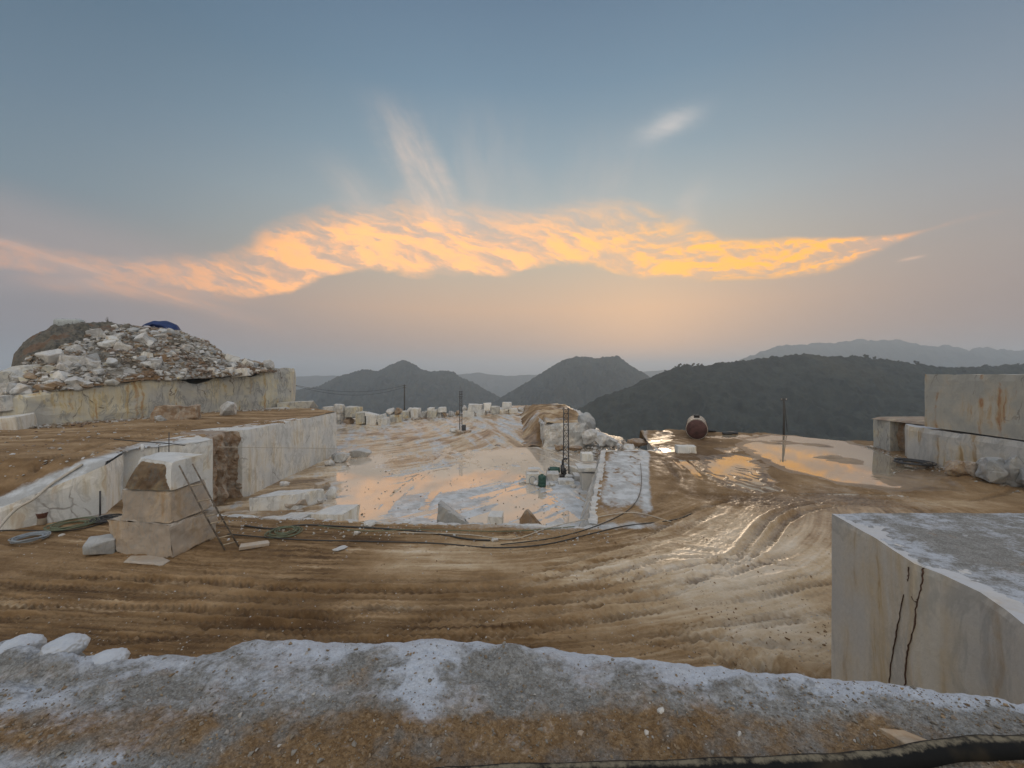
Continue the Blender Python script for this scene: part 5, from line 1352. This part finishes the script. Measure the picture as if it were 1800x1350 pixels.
# pump: motor, frame, fan cover, pipe
q = G(984, 838, ZF); pm = empty("pump", (q.x-.3, q.y, -3.0)); tag(pm, "dark water pump on a frame at the left foot of the near lattice mast", "pump")
bm = bmesh.new()
for (cx_, cy_, cz_, sx2, sy2, sz2) in ((0,0,.12,2.0,.9,.12),(-.9,0,.5,.12,.8,.8),(.9,0,.5,.12,.8,.8)):
    r_ = bmesh.ops.create_cube(bm, size=1); bmesh.ops.scale(bm, vec=(sx2, sy2, sz2), verts=r_['verts']); bmesh.ops.translate(bm, vec=(cx_, cy_, cz_), verts=r_['verts'])
bm_obj("frame", bm, M_steel, pm)
o = lathe("motor", [(.0,-.6),(.30,-.6),(.34,-.55),(.34,.2),(.30,.25),(.30,.5),(.0,.5)], M_green, pm, 18, True, (-.2,0,.75), False); o.rotation_euler = (0, R(90), 0)
o = lathe("housing", [(.0,-.18),(.45,-.18),(.5,-.1),(.5,.1),(.45,.18),(.0,.18)], M_steel, pm, 20, True, (.6,0,.8), False); o.rotation_euler = (0, R(90), 0)
tube("outlet_pipe", [(.6,0,1.2),(.6,0,1.75),(.75,0,1.95),(1.1,0,1.95)], .1, M_steel, pm, 8)
# column of sawn blocks at the corner of the pit
bx_("marble_block", 1023, 1051, 830, 39.2, -3.05, 1.7, M_block, "tall grey sawn block against the right wall of the pit", "marble block", 341, blocky=.99, rough=.01)
bx_("marble_slab", 1017, 1057, 822, 39.0, -1.2, 2.4, M_white, "wide white slab lying on the tall grey sawn block", "marble slab", 342, blocky=.98, rough=.012)
bx_("marble_block", 1023, 1043, 797, 40.6, -.55, 1.1, M_white, "small bluish white block on top of the wide slab", "marble block", 343, blocky=.98, rough=.012)
bx_("marble_block", 1010, 1022, 836, 42.4, -3.05, 1.8, M_rock, "brownish narrow block left of the tall grey sawn block", "marble block", 344)
# ------------------------------------------------------------------ wooden poles and wires beyond the edge
def wpole(x, y, z0, h, r_, label, arm=.9, ins=2):
    o = empty("utility_pole", (x, y, z0)); tag(o, label, "pole")
    tube("shaft", [(0,0,0),(0,0,h)], [r_*1.15, r_*.8], M_pole, o, 7)
    for k in range(ins):
        z_ = h-.25-k*.6; tube("cross_arm", [(-arm/2,0,z_),(arm/2,0,z_)], .05, M_pole, o, 5)
        for s_ in (-1, 1): tube("insulator", [(s_*arm*.42,0,z_),(s_*arm*.42,0,z_+.22)], .05, M_dirtywhite, o, 6)
    return o
q = P(515, 676, 88); wp1 = wpole(q.x, q.y, -6, q.z+6, .16, "leftmost far wooden pole, just past the end of the cream wall", 1.6, 1)
q2 = P(711, 676, 112); wp2 = wpole(q2.x, q2.y, -6, q2.z+6, .19, "far wooden pole rising behind the middle of the back row of blocks", 1.0, 2)
q3 = P(1378, 700, 57); wp3 = wpole(q3.x, q3.y, -1.2, q3.z+1.2, .13, "dark pole at the far rim of the right yard, behind the long puddle", .8, 1)
tube("brace", [(.45,0,1.3),(.12,0,5.2)], .05, M_pole, wp3, 5)
for k, dz in enumerate((0, -.5)):
    a, c_ = q+Vector((.4, 0, -.1+dz*.3)), q2+Vector((0, 0, -.2+dz)); o = tube("wire", [a.lerp(c_, t)-Vector((0, 0, (3.2+k)*4*t*(1-t)*.5)) for t in np.linspace(0, 1, 24)], .03, M_wire, None, 4)
    tag(sit_origin(o), ("upper" if k == 0 else "lower")+" wire sagging between the two far wooden poles", "wire")
# ------------------------------------------------------------------ lying cylindrical tank, white block, dark sheets
tz = .0; bt = empty("cylindrical_tank", (22.55, 50.0, tz)); bt.rotation_euler = (0, 0, -.42); tag(bt, "rusty red steel tank lying on its side at the far rim of the yard", "tank")
def cylY(name, prof, mat, parent, cz, seg=36):
    bm = bmesh.new(); rg = [[bm.verts.new((r_*math.cos(k*2*math.pi/seg), y_, cz+r_*math.sin(k*2*math.pi/seg))) for k in range(seg)] for r_, y_ in prof]
    for A, Bq in zip(rg[:-1], rg[1:]):
        for k in range(seg): bm.faces.new((A[k], A[(k+1) % seg], Bq[(k+1) % seg], Bq[k]))
    bm.faces.new(rg[0][::-1]); bm.faces.new(rg[-1]); bmesh.ops.recalc_face_normals(bm, faces=bm.faces)
    return bm_obj(name, bm, mat, parent, True)
RT = 1.24
cylY("end_cap", [(.15,-.20),(.6,-.17),(.95,-.09),(1.13,.0),(1.2,.06)], M_rusttank, bt, RT+.12)
cylY("tank_body", [(1.2,.05),(1.24,.05),(1.24,.5),(1.24,5.4),(1.1,5.55),(.6,5.7)], M_dirtywhite, bt, RT+.12)
for y_ in (.06, 1.9, 3.7): cylY("band", [(1.245,y_),(1.275,y_),(1.275,y_+.09),(1.245,y_+.09)], M_rusttank, bt, RT+.12)
lathe("manhole", [(.34,0),(.34,.28),(.42,.28),(.42,.36),(.1,.4)], M_steel, bt, 18, True, (0,2.2,2.55))
for y_ in (.9, 4.2):
    bm = bmesh.new(); r_ = bmesh.ops.create_cube(bm, size=1); bmesh.ops.scale(bm, vec=(1.5, .25, .5), verts=r_['verts']); bmesh.ops.translate(bm, vec=(0, y_, .2), verts=r_['verts']); bmesh.ops.bevel(bm, geom=list(bm.edges), offset=.03, segments=1, affect='EDGES')
    bm_obj("saddle", bm, M_pole, bt)
hx = hexa("marble_block", [(17.05,42.2,-.05),(19.05,42.2,-.05),(19.15,43.2,-.05),(17.15,43.2,-.05)], [(17.1,42.3,.72),(19.05,42.3,.66),(19.1,43.2,.7),(17.1,43.2,.75)], M_white, cell=.15, rough=.03, chip=.06, seed=95); tag(sit_origin(hx), "small bluish white block on the mud in front of the red tank", "marble block")
for i, (px, py, sz, lab) in enumerate([(1248,764,(1.7,.9,.45),"dark flat bundle of sheets just right of the red tank"), (1283,766,(2.6,1.0,.5),"longer dark bundle of sheets on the far rim right of the red tank")]):
    q = G(px, py); slabrock("sheet_bundle", 350+i, (q.x, q.y, zg(q.x, q.y)-.02), sz, .1, lab, M_rubber, cat="bundle", blocky=.6, rough=.08)
# ------------------------------------------------------------------ right hand slabs
W("marble_block", [(40.5,45.9,3.25),(40.05,43.4,3.25),(41.5,43.5,3.25),(48,46,3.25)], -.3, M_cream, "cream pillar like left end of the low marble bench on the right", "marble block", cell=.4, rough=.05, chip=.1, seed=101)
W("brown_cliff", [(41.0,43.6,3.15),(41.4,42.2,3.15),(40.3,41.5,3.15),(46,41,3.15),(47,43.6,3.15)], -.3, M_recess, "dark brown recess in the low marble bench on the right", "rock face", cell=.2, rough=.35, chip=.15, seed=103)
W("marble_wall", [(39.9,41.6,3.2),(38.9,40.2,3.2),(38.1,36,3.25),(37.8,31,3.3),(37.4,25,3.3),(37.2,16,3.3),(52,16,3.3),(52,41.4,3.2)], -.4, M_block, "low grey white marble bench wall on the right, under the tall block", cell=.5, rough=.06, chip=.12, seed=105)
W("marble_block", [(38.6,38.3,8.22),(38.25,34,8.24),(37.9,29.5,8.24),(37.5,18,8.26),(54,18,8.3),(54,38.6,8.25)], 3.28, M_rusty, "tall cut marble block with orange streaks at the right edge", "marble block", cell=.5, rough=.05, chip=.07, seed=107)
bm_ = [ (39.2,45,3.4,(7,3,.16),"flat dark brown slab lying on top of the low marble bench")]
slabrock("rock_slab", 361, (43.5,43.0,3.15), (7,6,.28), .1, "flat brown slab lying on top of the low marble bench beside the tall block", M_brownrock, cat="slab", blocky=.9)
for i, (px, py, sz, rz, lab, mt, bl) in enumerate([
  (1684,836,(2.2,1.6,1.5),.4,"brown rounded rock at the foot of the low marble bench",M_brownrock,.35),
  (1708,838,(1.0,1.2,1.6),.2,"narrow brown rock right of the rounded one by the low bench",M_tan,.5),
  (1752,846,(2.4,2.0,2.3),.5,"grey blue broken rock in the pile below the tall block",M_grey,.6),
  (1790,850,(2.6,2.0,2.6),.2,"largest grey broken rock at the right edge below the tall block",M_grey,.6),
  (1738,838,(1.8,1.2,1.8),1.2,"pale broken rock behind the grey blue one below the tall block",M_rock,.5),
  (1830,856,(2.6,2.4,2.0),.9,"grey rock mostly beyond the right edge of the pile",M_grey,.6)]):
    q = G(px, py); slabrock("boulder", 370+i, (q.x-.2, q.y, zg(q.x, q.y)-.15), sz, rz, lab, mt, cat="boulder", blocky=bl, rough=.1)
q = G(1606, 816); coil("hose_coil", (q.x, q.y, .05), 1.15, 8, .06, M_rubber, "flat black hose coil between the long puddle and the low marble bench", seed=9, loose=.3)
# ------------------------------------------------------------------ big sawn block, right foreground
ft = [(7.80,10.0,4.86),(7.56,8.51,4.86),(7.25,7.40,4.86),(7.34,7.02,4.86),(7.34,6.43,4.86),(7.18,6.0,4.86),(6.97,5.55,4.86),(6.62,4.9,4.86),(6.5,4.0,4.86),(16,4.0,4.86),(16,10.05,4.86)]
bb = ngon_prism("sawn_marble_block", ft, -.15, M_block, cell=.12, rough=.012, chip=.012, seed=120)
tag(sit_origin(bb), "huge smooth sawn marble block in the right foreground with two thin brown cracks", "marble block")
def crack(pts, w_):
    """a thin dark gap following the front face of the big block"""
    xs_ = np.array([f[1] for f in ft[:9]])[::-1]; xv = np.array([f[0] for f in ft[:9]])[::-1]
    pp_ = []; r_ = random.Random(len(pts)); P3 = []
    for (px, py) in pts:
        Yd = 7.3
        for k in range(30):
            x = float(np.interp(Yd, xs_, xv)); Yd = x*F/(px-900)
        P3.append(Vector((x, Yd, H+(655-py)/F*Yd)))
    sp = smooth_path(P3, 6); bm = bmesh.new(); prev = None
    for i, q in enumerate(sp):
        ww_ = w_*(.35+.65*abs(math.sin(i*.7)))*(.5 if i < 2 or i > len(sp)-3 else 1)+.0012; j = r_.uniform(-.012, .012)
        a = bm.verts.new((q.x-.022, q.y+j-ww_, q.z)); c_ = bm.verts.new((q.x-.022, q.y+j+ww_, q.z)); d1 = bm.verts.new((q.x+.03, q.y+j-ww_*.5, q.z)); d2 = bm.verts.new((q.x+.03, q.y+j+ww_*.5, q.z))
        if prev:
            for A, B2 in (((0, 1)), ((1, 3)), ((3, 2)), ((2, 0))): bm.faces.new((prev[A], prev[B2], (a, c_, d1, d2)[B2], (a, c_, d1, d2)[A]))
        prev = (a, c_, d1, d2)
    bmesh.ops.translate(bm, vec=-bb.location, verts=bm.verts); bmesh.ops.recalc_face_normals(bm, faces=bm.faces)
    return bm_obj("crack", bm, M_crack, bb)
M_crack = flat("crack_earth", (.085,.045,.03), .95, 0, .4, 20)
crack([(1623,998),(1621,1030),(1612,1065),(1606,1110),(1597,1140),(1593,1175),(1592,1205),(1590,1225)], .007)
crack([(1590,1045),(1582,1085),(1574,1125),(1568,1160),(1563,1210)], .0012)
crack([(1603,1048),(1610,1058),(1616,1052)], .006)
crack([(1598,996),(1598,1010),(1597,1022)], .006)
M_grit = stone_mat("grit", [(0, (.26,.27,.28)), (.4, (.38,.39,.41)), (.7, (.20,.20,.20)), (1, (.50,.53,.58))])
rs = np.random.RandomState(21); pts = []; szs = []
for i in range(26000):
    y = 5+5*rs.rand()**.8; x = 8.0+rs.exponential(2.0)+(.35 if y > 8 else 0)+rs.rand()*.8
    if rs.rand() > .12+1.5*max(0, float(fbm(x*.9, y*1.6, 4, 87))+.12)*min(1, (x-7.8)*.9): continue
    if x < 15.8 and y < 9.9: pts.append((x, y, 4.865)); szs.append(rs.choice([.010, .016, .026, .05], p=[.5, .32, .16, .02])*rs.uniform(.7, 1.5))
pts.append((9.5, 8.6, 4.87)); szs.append(.16)
tag(mobj("gravel", scatter_mesh("gravel", pts, szs, M_grit, 22, .5)), kind='stuff')
gxx, gyy = np.meshgrid(np.linspace(6.7, 15.9, 520), np.linspace(4.2, 9.98, 420))
fx_ = np.interp(gyy, [f[1] for f in ft[:9]][::-1], [f[0] for f in ft[:9]][::-1])
dedge = gxx-fx_
marg = .34+.30*fbm(gxx*1.3, gyy*1.3, 4, 601)+.35*sst(7.4, 6.2, gyy)
th = np.clip((dedge-marg)/.5, -1, 1)*.02+fbm(gxx*2.5, gyy*2.5, 4, 603)*.012+fbm(gxx*14, gyy*14, 3, 605)*.004
gz_ = 4.858+th
me = np_mesh("grit_layer", np.stack([gxx, gyy, gz_], -1).reshape(-1, 3), grid_faces(*gxx.shape, keep=((dedge > .05)[:-1, :-1] & (dedge > .05)[1:, :-1])), M_gravel, True,
  dict(dust=np.clip(.62-.55*sst(.1, .9, (dedge-marg)*1.0)*(.15+1.35*np.clip(fbm(gxx*.9, gyy*1.5, 5, 607, .6)+.38, 0, 1)), 0, 1), ochre=np.clip(.02+.15*fbm(gxx, gyy, 3, 609), 0, 1)))
tag(mobj("grit_layer", me), kind='stuff')
# ------------------------------------------------------------------ foreground ledge
zl = 6.4
ep = [(-700,1120),(-200,1130),(0,1124),(20,1121),(48,1124),(58,1134),(72,1140),(82,1134),(105,1132),(128,1138),(140,1150),(152,1147),(180,1144),(206,1148),(216,1157),(228,1153),(250,1146),(300,1145),(330,1146),(345,1150),(360,1143),(390,1138),(405,1130),(425,1122),(445,1119),(500,1119),(560,1124),(650,1125),(718,1126),(728,1123),(780,1124),(860,1127),(950,1136),(1000,1143),(1100,1152),(1200,1163),(1320,1178),(1450,1189),(1560,1200),(1700,1216),(1800,1229),(2000,1250),(2600,1290)]
eu = np.array([(q[0]-900)/F for q in ep]); ey_ = np.array([F*(H-zl)/(q[1]-655.0) for q in ep])
lu = np.linspace(-2.1, 2.1, 1500)
Ye = np.interp(lu, eu, ey_)+fbm(lu*22, lu*0, 4, 501)*.022
lt = np.concatenate([np.linspace(0, 1, 520)**.85, 1+np.linspace(0, 1, 60)[1:]])
LU, LT = np.meshgrid(lu, lt)
YE = np.broadcast_to(Ye, LU.shape)
LY = 1.25+(YE-1.25)*np.minimum(LT, 1); LX = LU*LY
hgt = fbm(LX*.9, LY*.9, 4, 510)*.040+np.abs(fbm(LX*2.2, LY*2.2, 4, 512, .6))*.035+fbm(LX*4, LY*4, 5, 515, .6)*.016+fbm(LX*22, LY*22, 4, 520, .65)*.007
LPY = 655+F*(H-zl)/LY; LPX = LU*F+900
hgt *= .25+.75*sst(1.95, 2.15, LY)
hgt += .035*np.exp(-((LPX-760)/70)**2)*sst(1260, 1150, LPY)+.04*sst(240, 60, LPX)*np.abs(fbm(LX*3, LY*3, 3, 530))*sst(1260, 1150, LPY)*2
edge_r = np.clip((LT-.93)/.07, 0, 1)
LZ = zl+hgt*(1-.6*edge_r)-.02*edge_r**2*1.0
dn_ = np.clip(LT-1, 0, 1)
LZ = LZ-dn_**1.1*6.9; LY = LY+.12*np.sin(np.clip(dn_*20, 0, 1)*math.pi/2)+dn_*.5+fbm(LX*1.2+dn_*3, dn_*9, 4, 540)*.12*sst(0, .1, dn_)
LX = LU*np.minimum(LY, YE)
dust = .30+.0*LX
LPX0 = LPX; LPX = LPX+42*fbm(LX*3.2, LY*3.2, 4, 551, .6); LPY0 = LPY; LPY = LPY+16*fbm(LX*2.6+5, LY*4, 4, 553, .6)
dust += 1.0*np.exp(-((LPX-745-(LPY-1120)*-.05)/(38+(LPY-1120)*.08))**2)*sst(1290, 1240, LPY)
dust += .75*sst(52, 8, (LPY-np.interp(LPX, [q[0] for q in ep], [q[1] for q in ep])))*(.55+.45*sst(700, 1000, LPX))
dust += .60*np.exp(-((LPY-(1243-(LPX)*.20))/17)**2)*sst(400, 250, LPX)
dust += .30*np.exp(-((LPY-1340)/22)**2)*sst(380, 200, LPX)
dust += .35*np.exp(-((LPX-1450)/190)**2-((LPY-1235)/26)**2)
dust += .25*np.exp(-((LPX-520)/150)**2-((LPY-1190)/40)**2)+.25*np.exp(-((LPX-740)/90)**2-((LPY-1310)/30)**2)
dust -= .35*np.exp(-((LPX-640)/50)**2-((LPY-1180)/30)**2)+.50*np.exp(-((LPX-880)/70)**2-((LPY-1180)/22)**2)+.35*np.exp(-((LPX-1090)/60)**2-((LPY-1172)/14)**2)+.30*np.exp(-((LPX-200)/160)**2-((LPY-1200)/20)**2)
dust -= .25*sst(1250, 1300, LPY)*sst(250, 450, LPX)
och = .35+.45*sst(1225, 1280, LPY+.06*(LPX-900)*-1*sst(900, 1800, LPX))-.45*np.exp(-((LPY-1345)/18)**2)*sst(500, 200, LPX)-.25*sst(1100, 1500, LPX)*sst(1290, 1230, LPY)
och = och-.2*sst(250, 100, LPX)*sst(1260, 1220, LPY)-.1
dust = dust+.28*fbm(LX*1.7, LY*3.5, 5, 557, .65)
LPX, LPY = LPX0, LPY0
dust = np.where(LT > 1, .15, dust)
me = np_mesh("rock_ledge_ground", np.stack([LX, LY, LZ], -1).reshape(-1, 3), grid_faces(*LX.shape), M_gravel, True, dict(dust=np.clip(dust, 0, 1), ochre=np.clip(och, 0, 1)))
tag(mobj("rock_ledge_ground", me), kind='structure')
def zledge(x, y):
    u_ = x/y; ye_ = float(np.interp(u_, lu, Ye)); t_ = (y-1.25)/(ye_-1.25)
    i = int(np.searchsorted(lt, min(t_, 1))); j = int(round((u_-lu[0])/(lu[1]-lu[0]))); return float(LZ[min(i, 519), min(max(j, 0), 1499)])
M_clod = stone_mat("mud_clods", [(0, (.20,.13,.07)), (.5, (.30,.21,.12)), (1, (.15,.095,.05))])
rs = np.random.RandomState(51); pts = []; szs = []
for i in range(2600):
    y = F*H/rs.uniform(925-655, 1215-655); x = rs.uniform(-1.25, .82)*y
    if rs.rand() > .15+1.2*max(0, float(fbm(x/3, y/2, 3, 88))+.2): continue
    pts.append((x, y, zg(x, y)+.01)); szs.append(rs.choice([.04, .07, .11, .17], p=[.4, .35, .2, .05])*rs.uniform(.6, 1.3))
tag(mobj("mud_clods", scatter_mesh("mud_clods", pts, szs, M_clod, 52, .7)), kind='stuff')
rs = np.random.RandomState(33); pts = []; szs = []
for i in range(21000):
    u_ = rs.uniform(-1.5, 1.5); ye_ = float(np.interp(u_, lu, Ye)); y = 1.45+(ye_-1.5)*rs.rand()**.8; x = u_*y
    py_ = 655+F*1.9/y
    if rs.rand() > (.35+.65*sst(1180, 1260, py_)): continue
    s_ = rs.choice([.004, .007, .012, .020, .032], p=[.38, .32, .20, .08, .02])*rs.uniform(.7, 1.3)
    pts.append((x, y, zledge(x, y)+s_*.12)); szs.append(s_)
M_pebble = stone_mat("pebbles", [(0, (.24,.24,.23)), (.3, (.16,.145,.12)), (.55, (.27,.20,.125)), (.8, (.13,.09,.055)), (1, (.42,.42,.41))])
tag(mobj("gravel", scatter_mesh("gravel", pts, szs, M_pebble, 34, .65, 10, 9)), kind='stuff')
M_brink = mat_marble('dusty_white_rock', base=(.46,.48,.51), cool=(.33,.35,.38), a_warm=.1, a_rust=.05, a_vein=.15, crack=0, scale=9, streak=False, dust=.8, dustcol=(.50,.55,.63))
def onledge(px, py): q = G(px, py, zl); return Vector((q.x, q.y, zledge(q.x, q.y)))
for i, (px, py, sz, rz, lab, mt) in enumerate([
  (24,1143,(.25,.20,.13),.1,"leftmost rounded white rock on the brink of the foreground ledge",M_white),
  (104,1153,(.24,.18,.12),.2,"middle one of three rounded white rocks on the brink of the foreground ledge",M_white),
  (180,1162,(.23,.17,.10),-.1,"rightmost of the three rounded white rocks on the brink at the left",M_white),
  (1162,1262,(.055,.04,.03),.6,"pale pebble in the middle of the brown gravel, right of centre",M_rock),
  (1021,1298,(.045,.035,.03),.1,"round tan pebble lying in the gravel near the bottom centre",M_tan),
  (1136,1296,(.035,.03,.025),.9,"small light pebble right of the round tan one",M_rock),
  (1300,1297,(.04,.03,.025),.4,"pale pebble left of the flat triangular stone",M_rock),
  (985,1270,(.03,.02,.018),.4,"tiny whitish pebble left of the pale pebble in the gravel",M_rock)]):
    q = onledge(px, py)
    if i > 2: slabrock("pebble", 400+i, (q.x, q.y, q.z-.012), sz, rz, lab, mt, cat="pebble", blocky=.5, pts=18, rough=.05); continue
    bm = bmesh.new(); bmesh.ops.create_icosphere(bm, subdivisions=5, radius=.5)
    for v in bm.verts:
        n = v.co.normalized(); d = 1+.09*mnoise.fractal(n*1.6+Vector((i*9, 3, 1)), 1, 2, 3)+.05*mnoise.fractal(n*6+Vector((i, 3, 1)), .8, 2, 4)
        v.co = Vector((n.x*sz[0]*.5*d, n.y*sz[1]*.62*d, n.z*sz[2]*.62*d))
    o = bm_obj("rock", bm, M_brink, None, True, (q.x, q.y+.03, q.z-.035)); o.rotation_euler = (0, 0, rz); tag(o, lab, "rock")
q = onledge(1600, 1308); bm = bmesh.new()
for v_ in [(-.13,.05,.0),(-.12,.05,.035),(-.06,-.04,.03),(-.06,-.05,0),(.16,-.055,.0),(.15,-.05,.015),(.0,.035,.035),(.02,.04,0)]: bm.verts.new(v_)
bmesh.ops.convex_hull(bm, input=bm.verts); bmesh.ops.bevel(bm, geom=list(bm.edges), offset=.003, segments=1, affect='EDGES'); bmesh.ops.triangulate(bm, faces=bm.faces); bmesh.ops.subdivide_edges(bm, edges=bm.edges[:], cuts=2); displace_bm(bm, .003, 20, 2)
o = bm_obj("flat_stone", bm, M_tan, None, False, (q.x, q.y, q.z-.005)); tag(o, "flat triangular pale stone half buried beside the black hose", "stone")
# black dusty hose across the bottom
hp = [(640,1384),(760,1372),(900,1364),(1100,1359),(1300,1353),(1450,1347),(1560,1340),(1680,1326),(1800,1318),(1950,1310)]
hp3 = []
for px, py in hp:
    q = G(px, py, zl+.02); hp3.append(Vector((q.x, q.y, zledge(q.x, q.y)+.022)))
sp = smooth_path(hp3, 14); rr_ = [np.interp(i/len(sp), [0, .35, .7, 1], [.036, .040, .046, .052])*(1+.05*math.sin(i*.5)) for i in range(len(sp))]
hs = tube("rubber_hose", sp, rr_, M_rubber, None, 14)
m, b, p = new_mat("dusty_rubber"); geo = b.new('ShaderNodeNewGeometry'); nz = b.sep(geo.outputs['Normal'])[2]
n = b.noise(geo.outputs['Position'], 25, 5, .7); n2 = b.noise(geo.outputs['Position'], 6, 3, .5)
b.setin(p.inputs['Base Color'], b.mix((nz+(n-.5)*.5).ss(.88, 1.06), b.mix(n2.ss(.5, .7), (.008,.009,.010), (.025,.022,.017)), (.17,.15,.11))); p.inputs['Roughness'].default_value = .8; p.inputs['Specular IOR Level'].default_value = .12; bump(b, p, n, .4, .004)
hs.data.materials.clear(); hs.data.materials.append(m); tag(sit_origin(hs), "thick black dusty hose lying across the bottom right of the ledge", "hose")
# ------------------------------------------------------------------ trees on the crest of the dark hill
def tree(seed, h):
    r_ = random.Random(seed); o = empty("hill_tree")
    tube("trunk", [(0,0,-1),(.1,0,h*.5),(.2,.1,h*.75)], [.3,.22,.12], M_twig, o, 5)
    V_, F_ = [], []
    for k in range(9):
        c_ = Vector((r_.uniform(-.34, .34)*h*.8, r_.uniform(-.3, .3)*h*.8, h*r_.uniform(.5, .95))); rad_ = h*r_.uniform(.09, .19)
        for j in range(70):
            d_ = Vector((r_.gauss(0, 1), r_.gauss(0, 1), r_.gauss(0, .7))).normalized()*rad_*r_.uniform(.5, 1.05)
            a = Vector((r_.uniform(-1, 1), r_.uniform(-1, 1), r_.uniform(-.6, .6))).normalized()*h*.045; e = a.cross(Vector((r_.uniform(-1, 1), r_.uniform(-1, 1), r_.uniform(-1, 1)))).normalized()*h*.03
            q = c_+d_; i0 = len(V_); V_ += [q-a-e, q+a-e, q+a+e, q-a+e]; F_.append((i0, i0+1, i0+2, i0+3))
    mobj("crown", np_mesh("crown", [v[:] for v in V_], F_, M_leafdark, False), o); return o
protos = [tree(1, 9), tree(2, 11), tree(3, 8)]
crest = [(1188,648,.8),(1194,647,1.0),(1201,646,1.1),(1209,645,.9),(1218,644,.8),(1226,644,1.0),(1234,643,.7),(1170,655,.7),(1160,658,.6),(1136,668,.6),(1260,641,.5),(1290,637,.5),(1480,629,.5),(1496,630,.8),(1504,630,.9),(1512,630,.7),(1521,631,1.0),(1530,632,.8),(1538,632,.9),(1547,633,.6),(1560,635,.6),(1578,637,.7),(1610,642,1.0),(1700,648,.6),(1735,646,.9),(1760,645,.6),(1790,642,.8)]
rn = random.Random(4)
for i, (px, py, s_) in enumerate(crest):
    src = protos[i % 3]; q = P(px, py, 622)
    if i < 3: o = src
    else:
        o = src.copy(); COL.objects.link(o)
        for ch in src.children: c_ = ch.copy(); COL.objects.link(c_); c_.parent = o
    o.location = (q.x, q.y, q.z-2.5); o.rotation_euler = (0, 0, rn.uniform(0, 6)); o.scale = (s_*.85,)*3
    side = "on the left shoulder of the dark hill's crest" if px < 1400 else "on the right part of the dark hill's crest"
    tag(o, "small dark tree silhouette "+side, "tree", "trees on the dark crest, left" if px < 1400 else "trees on the dark crest, right")
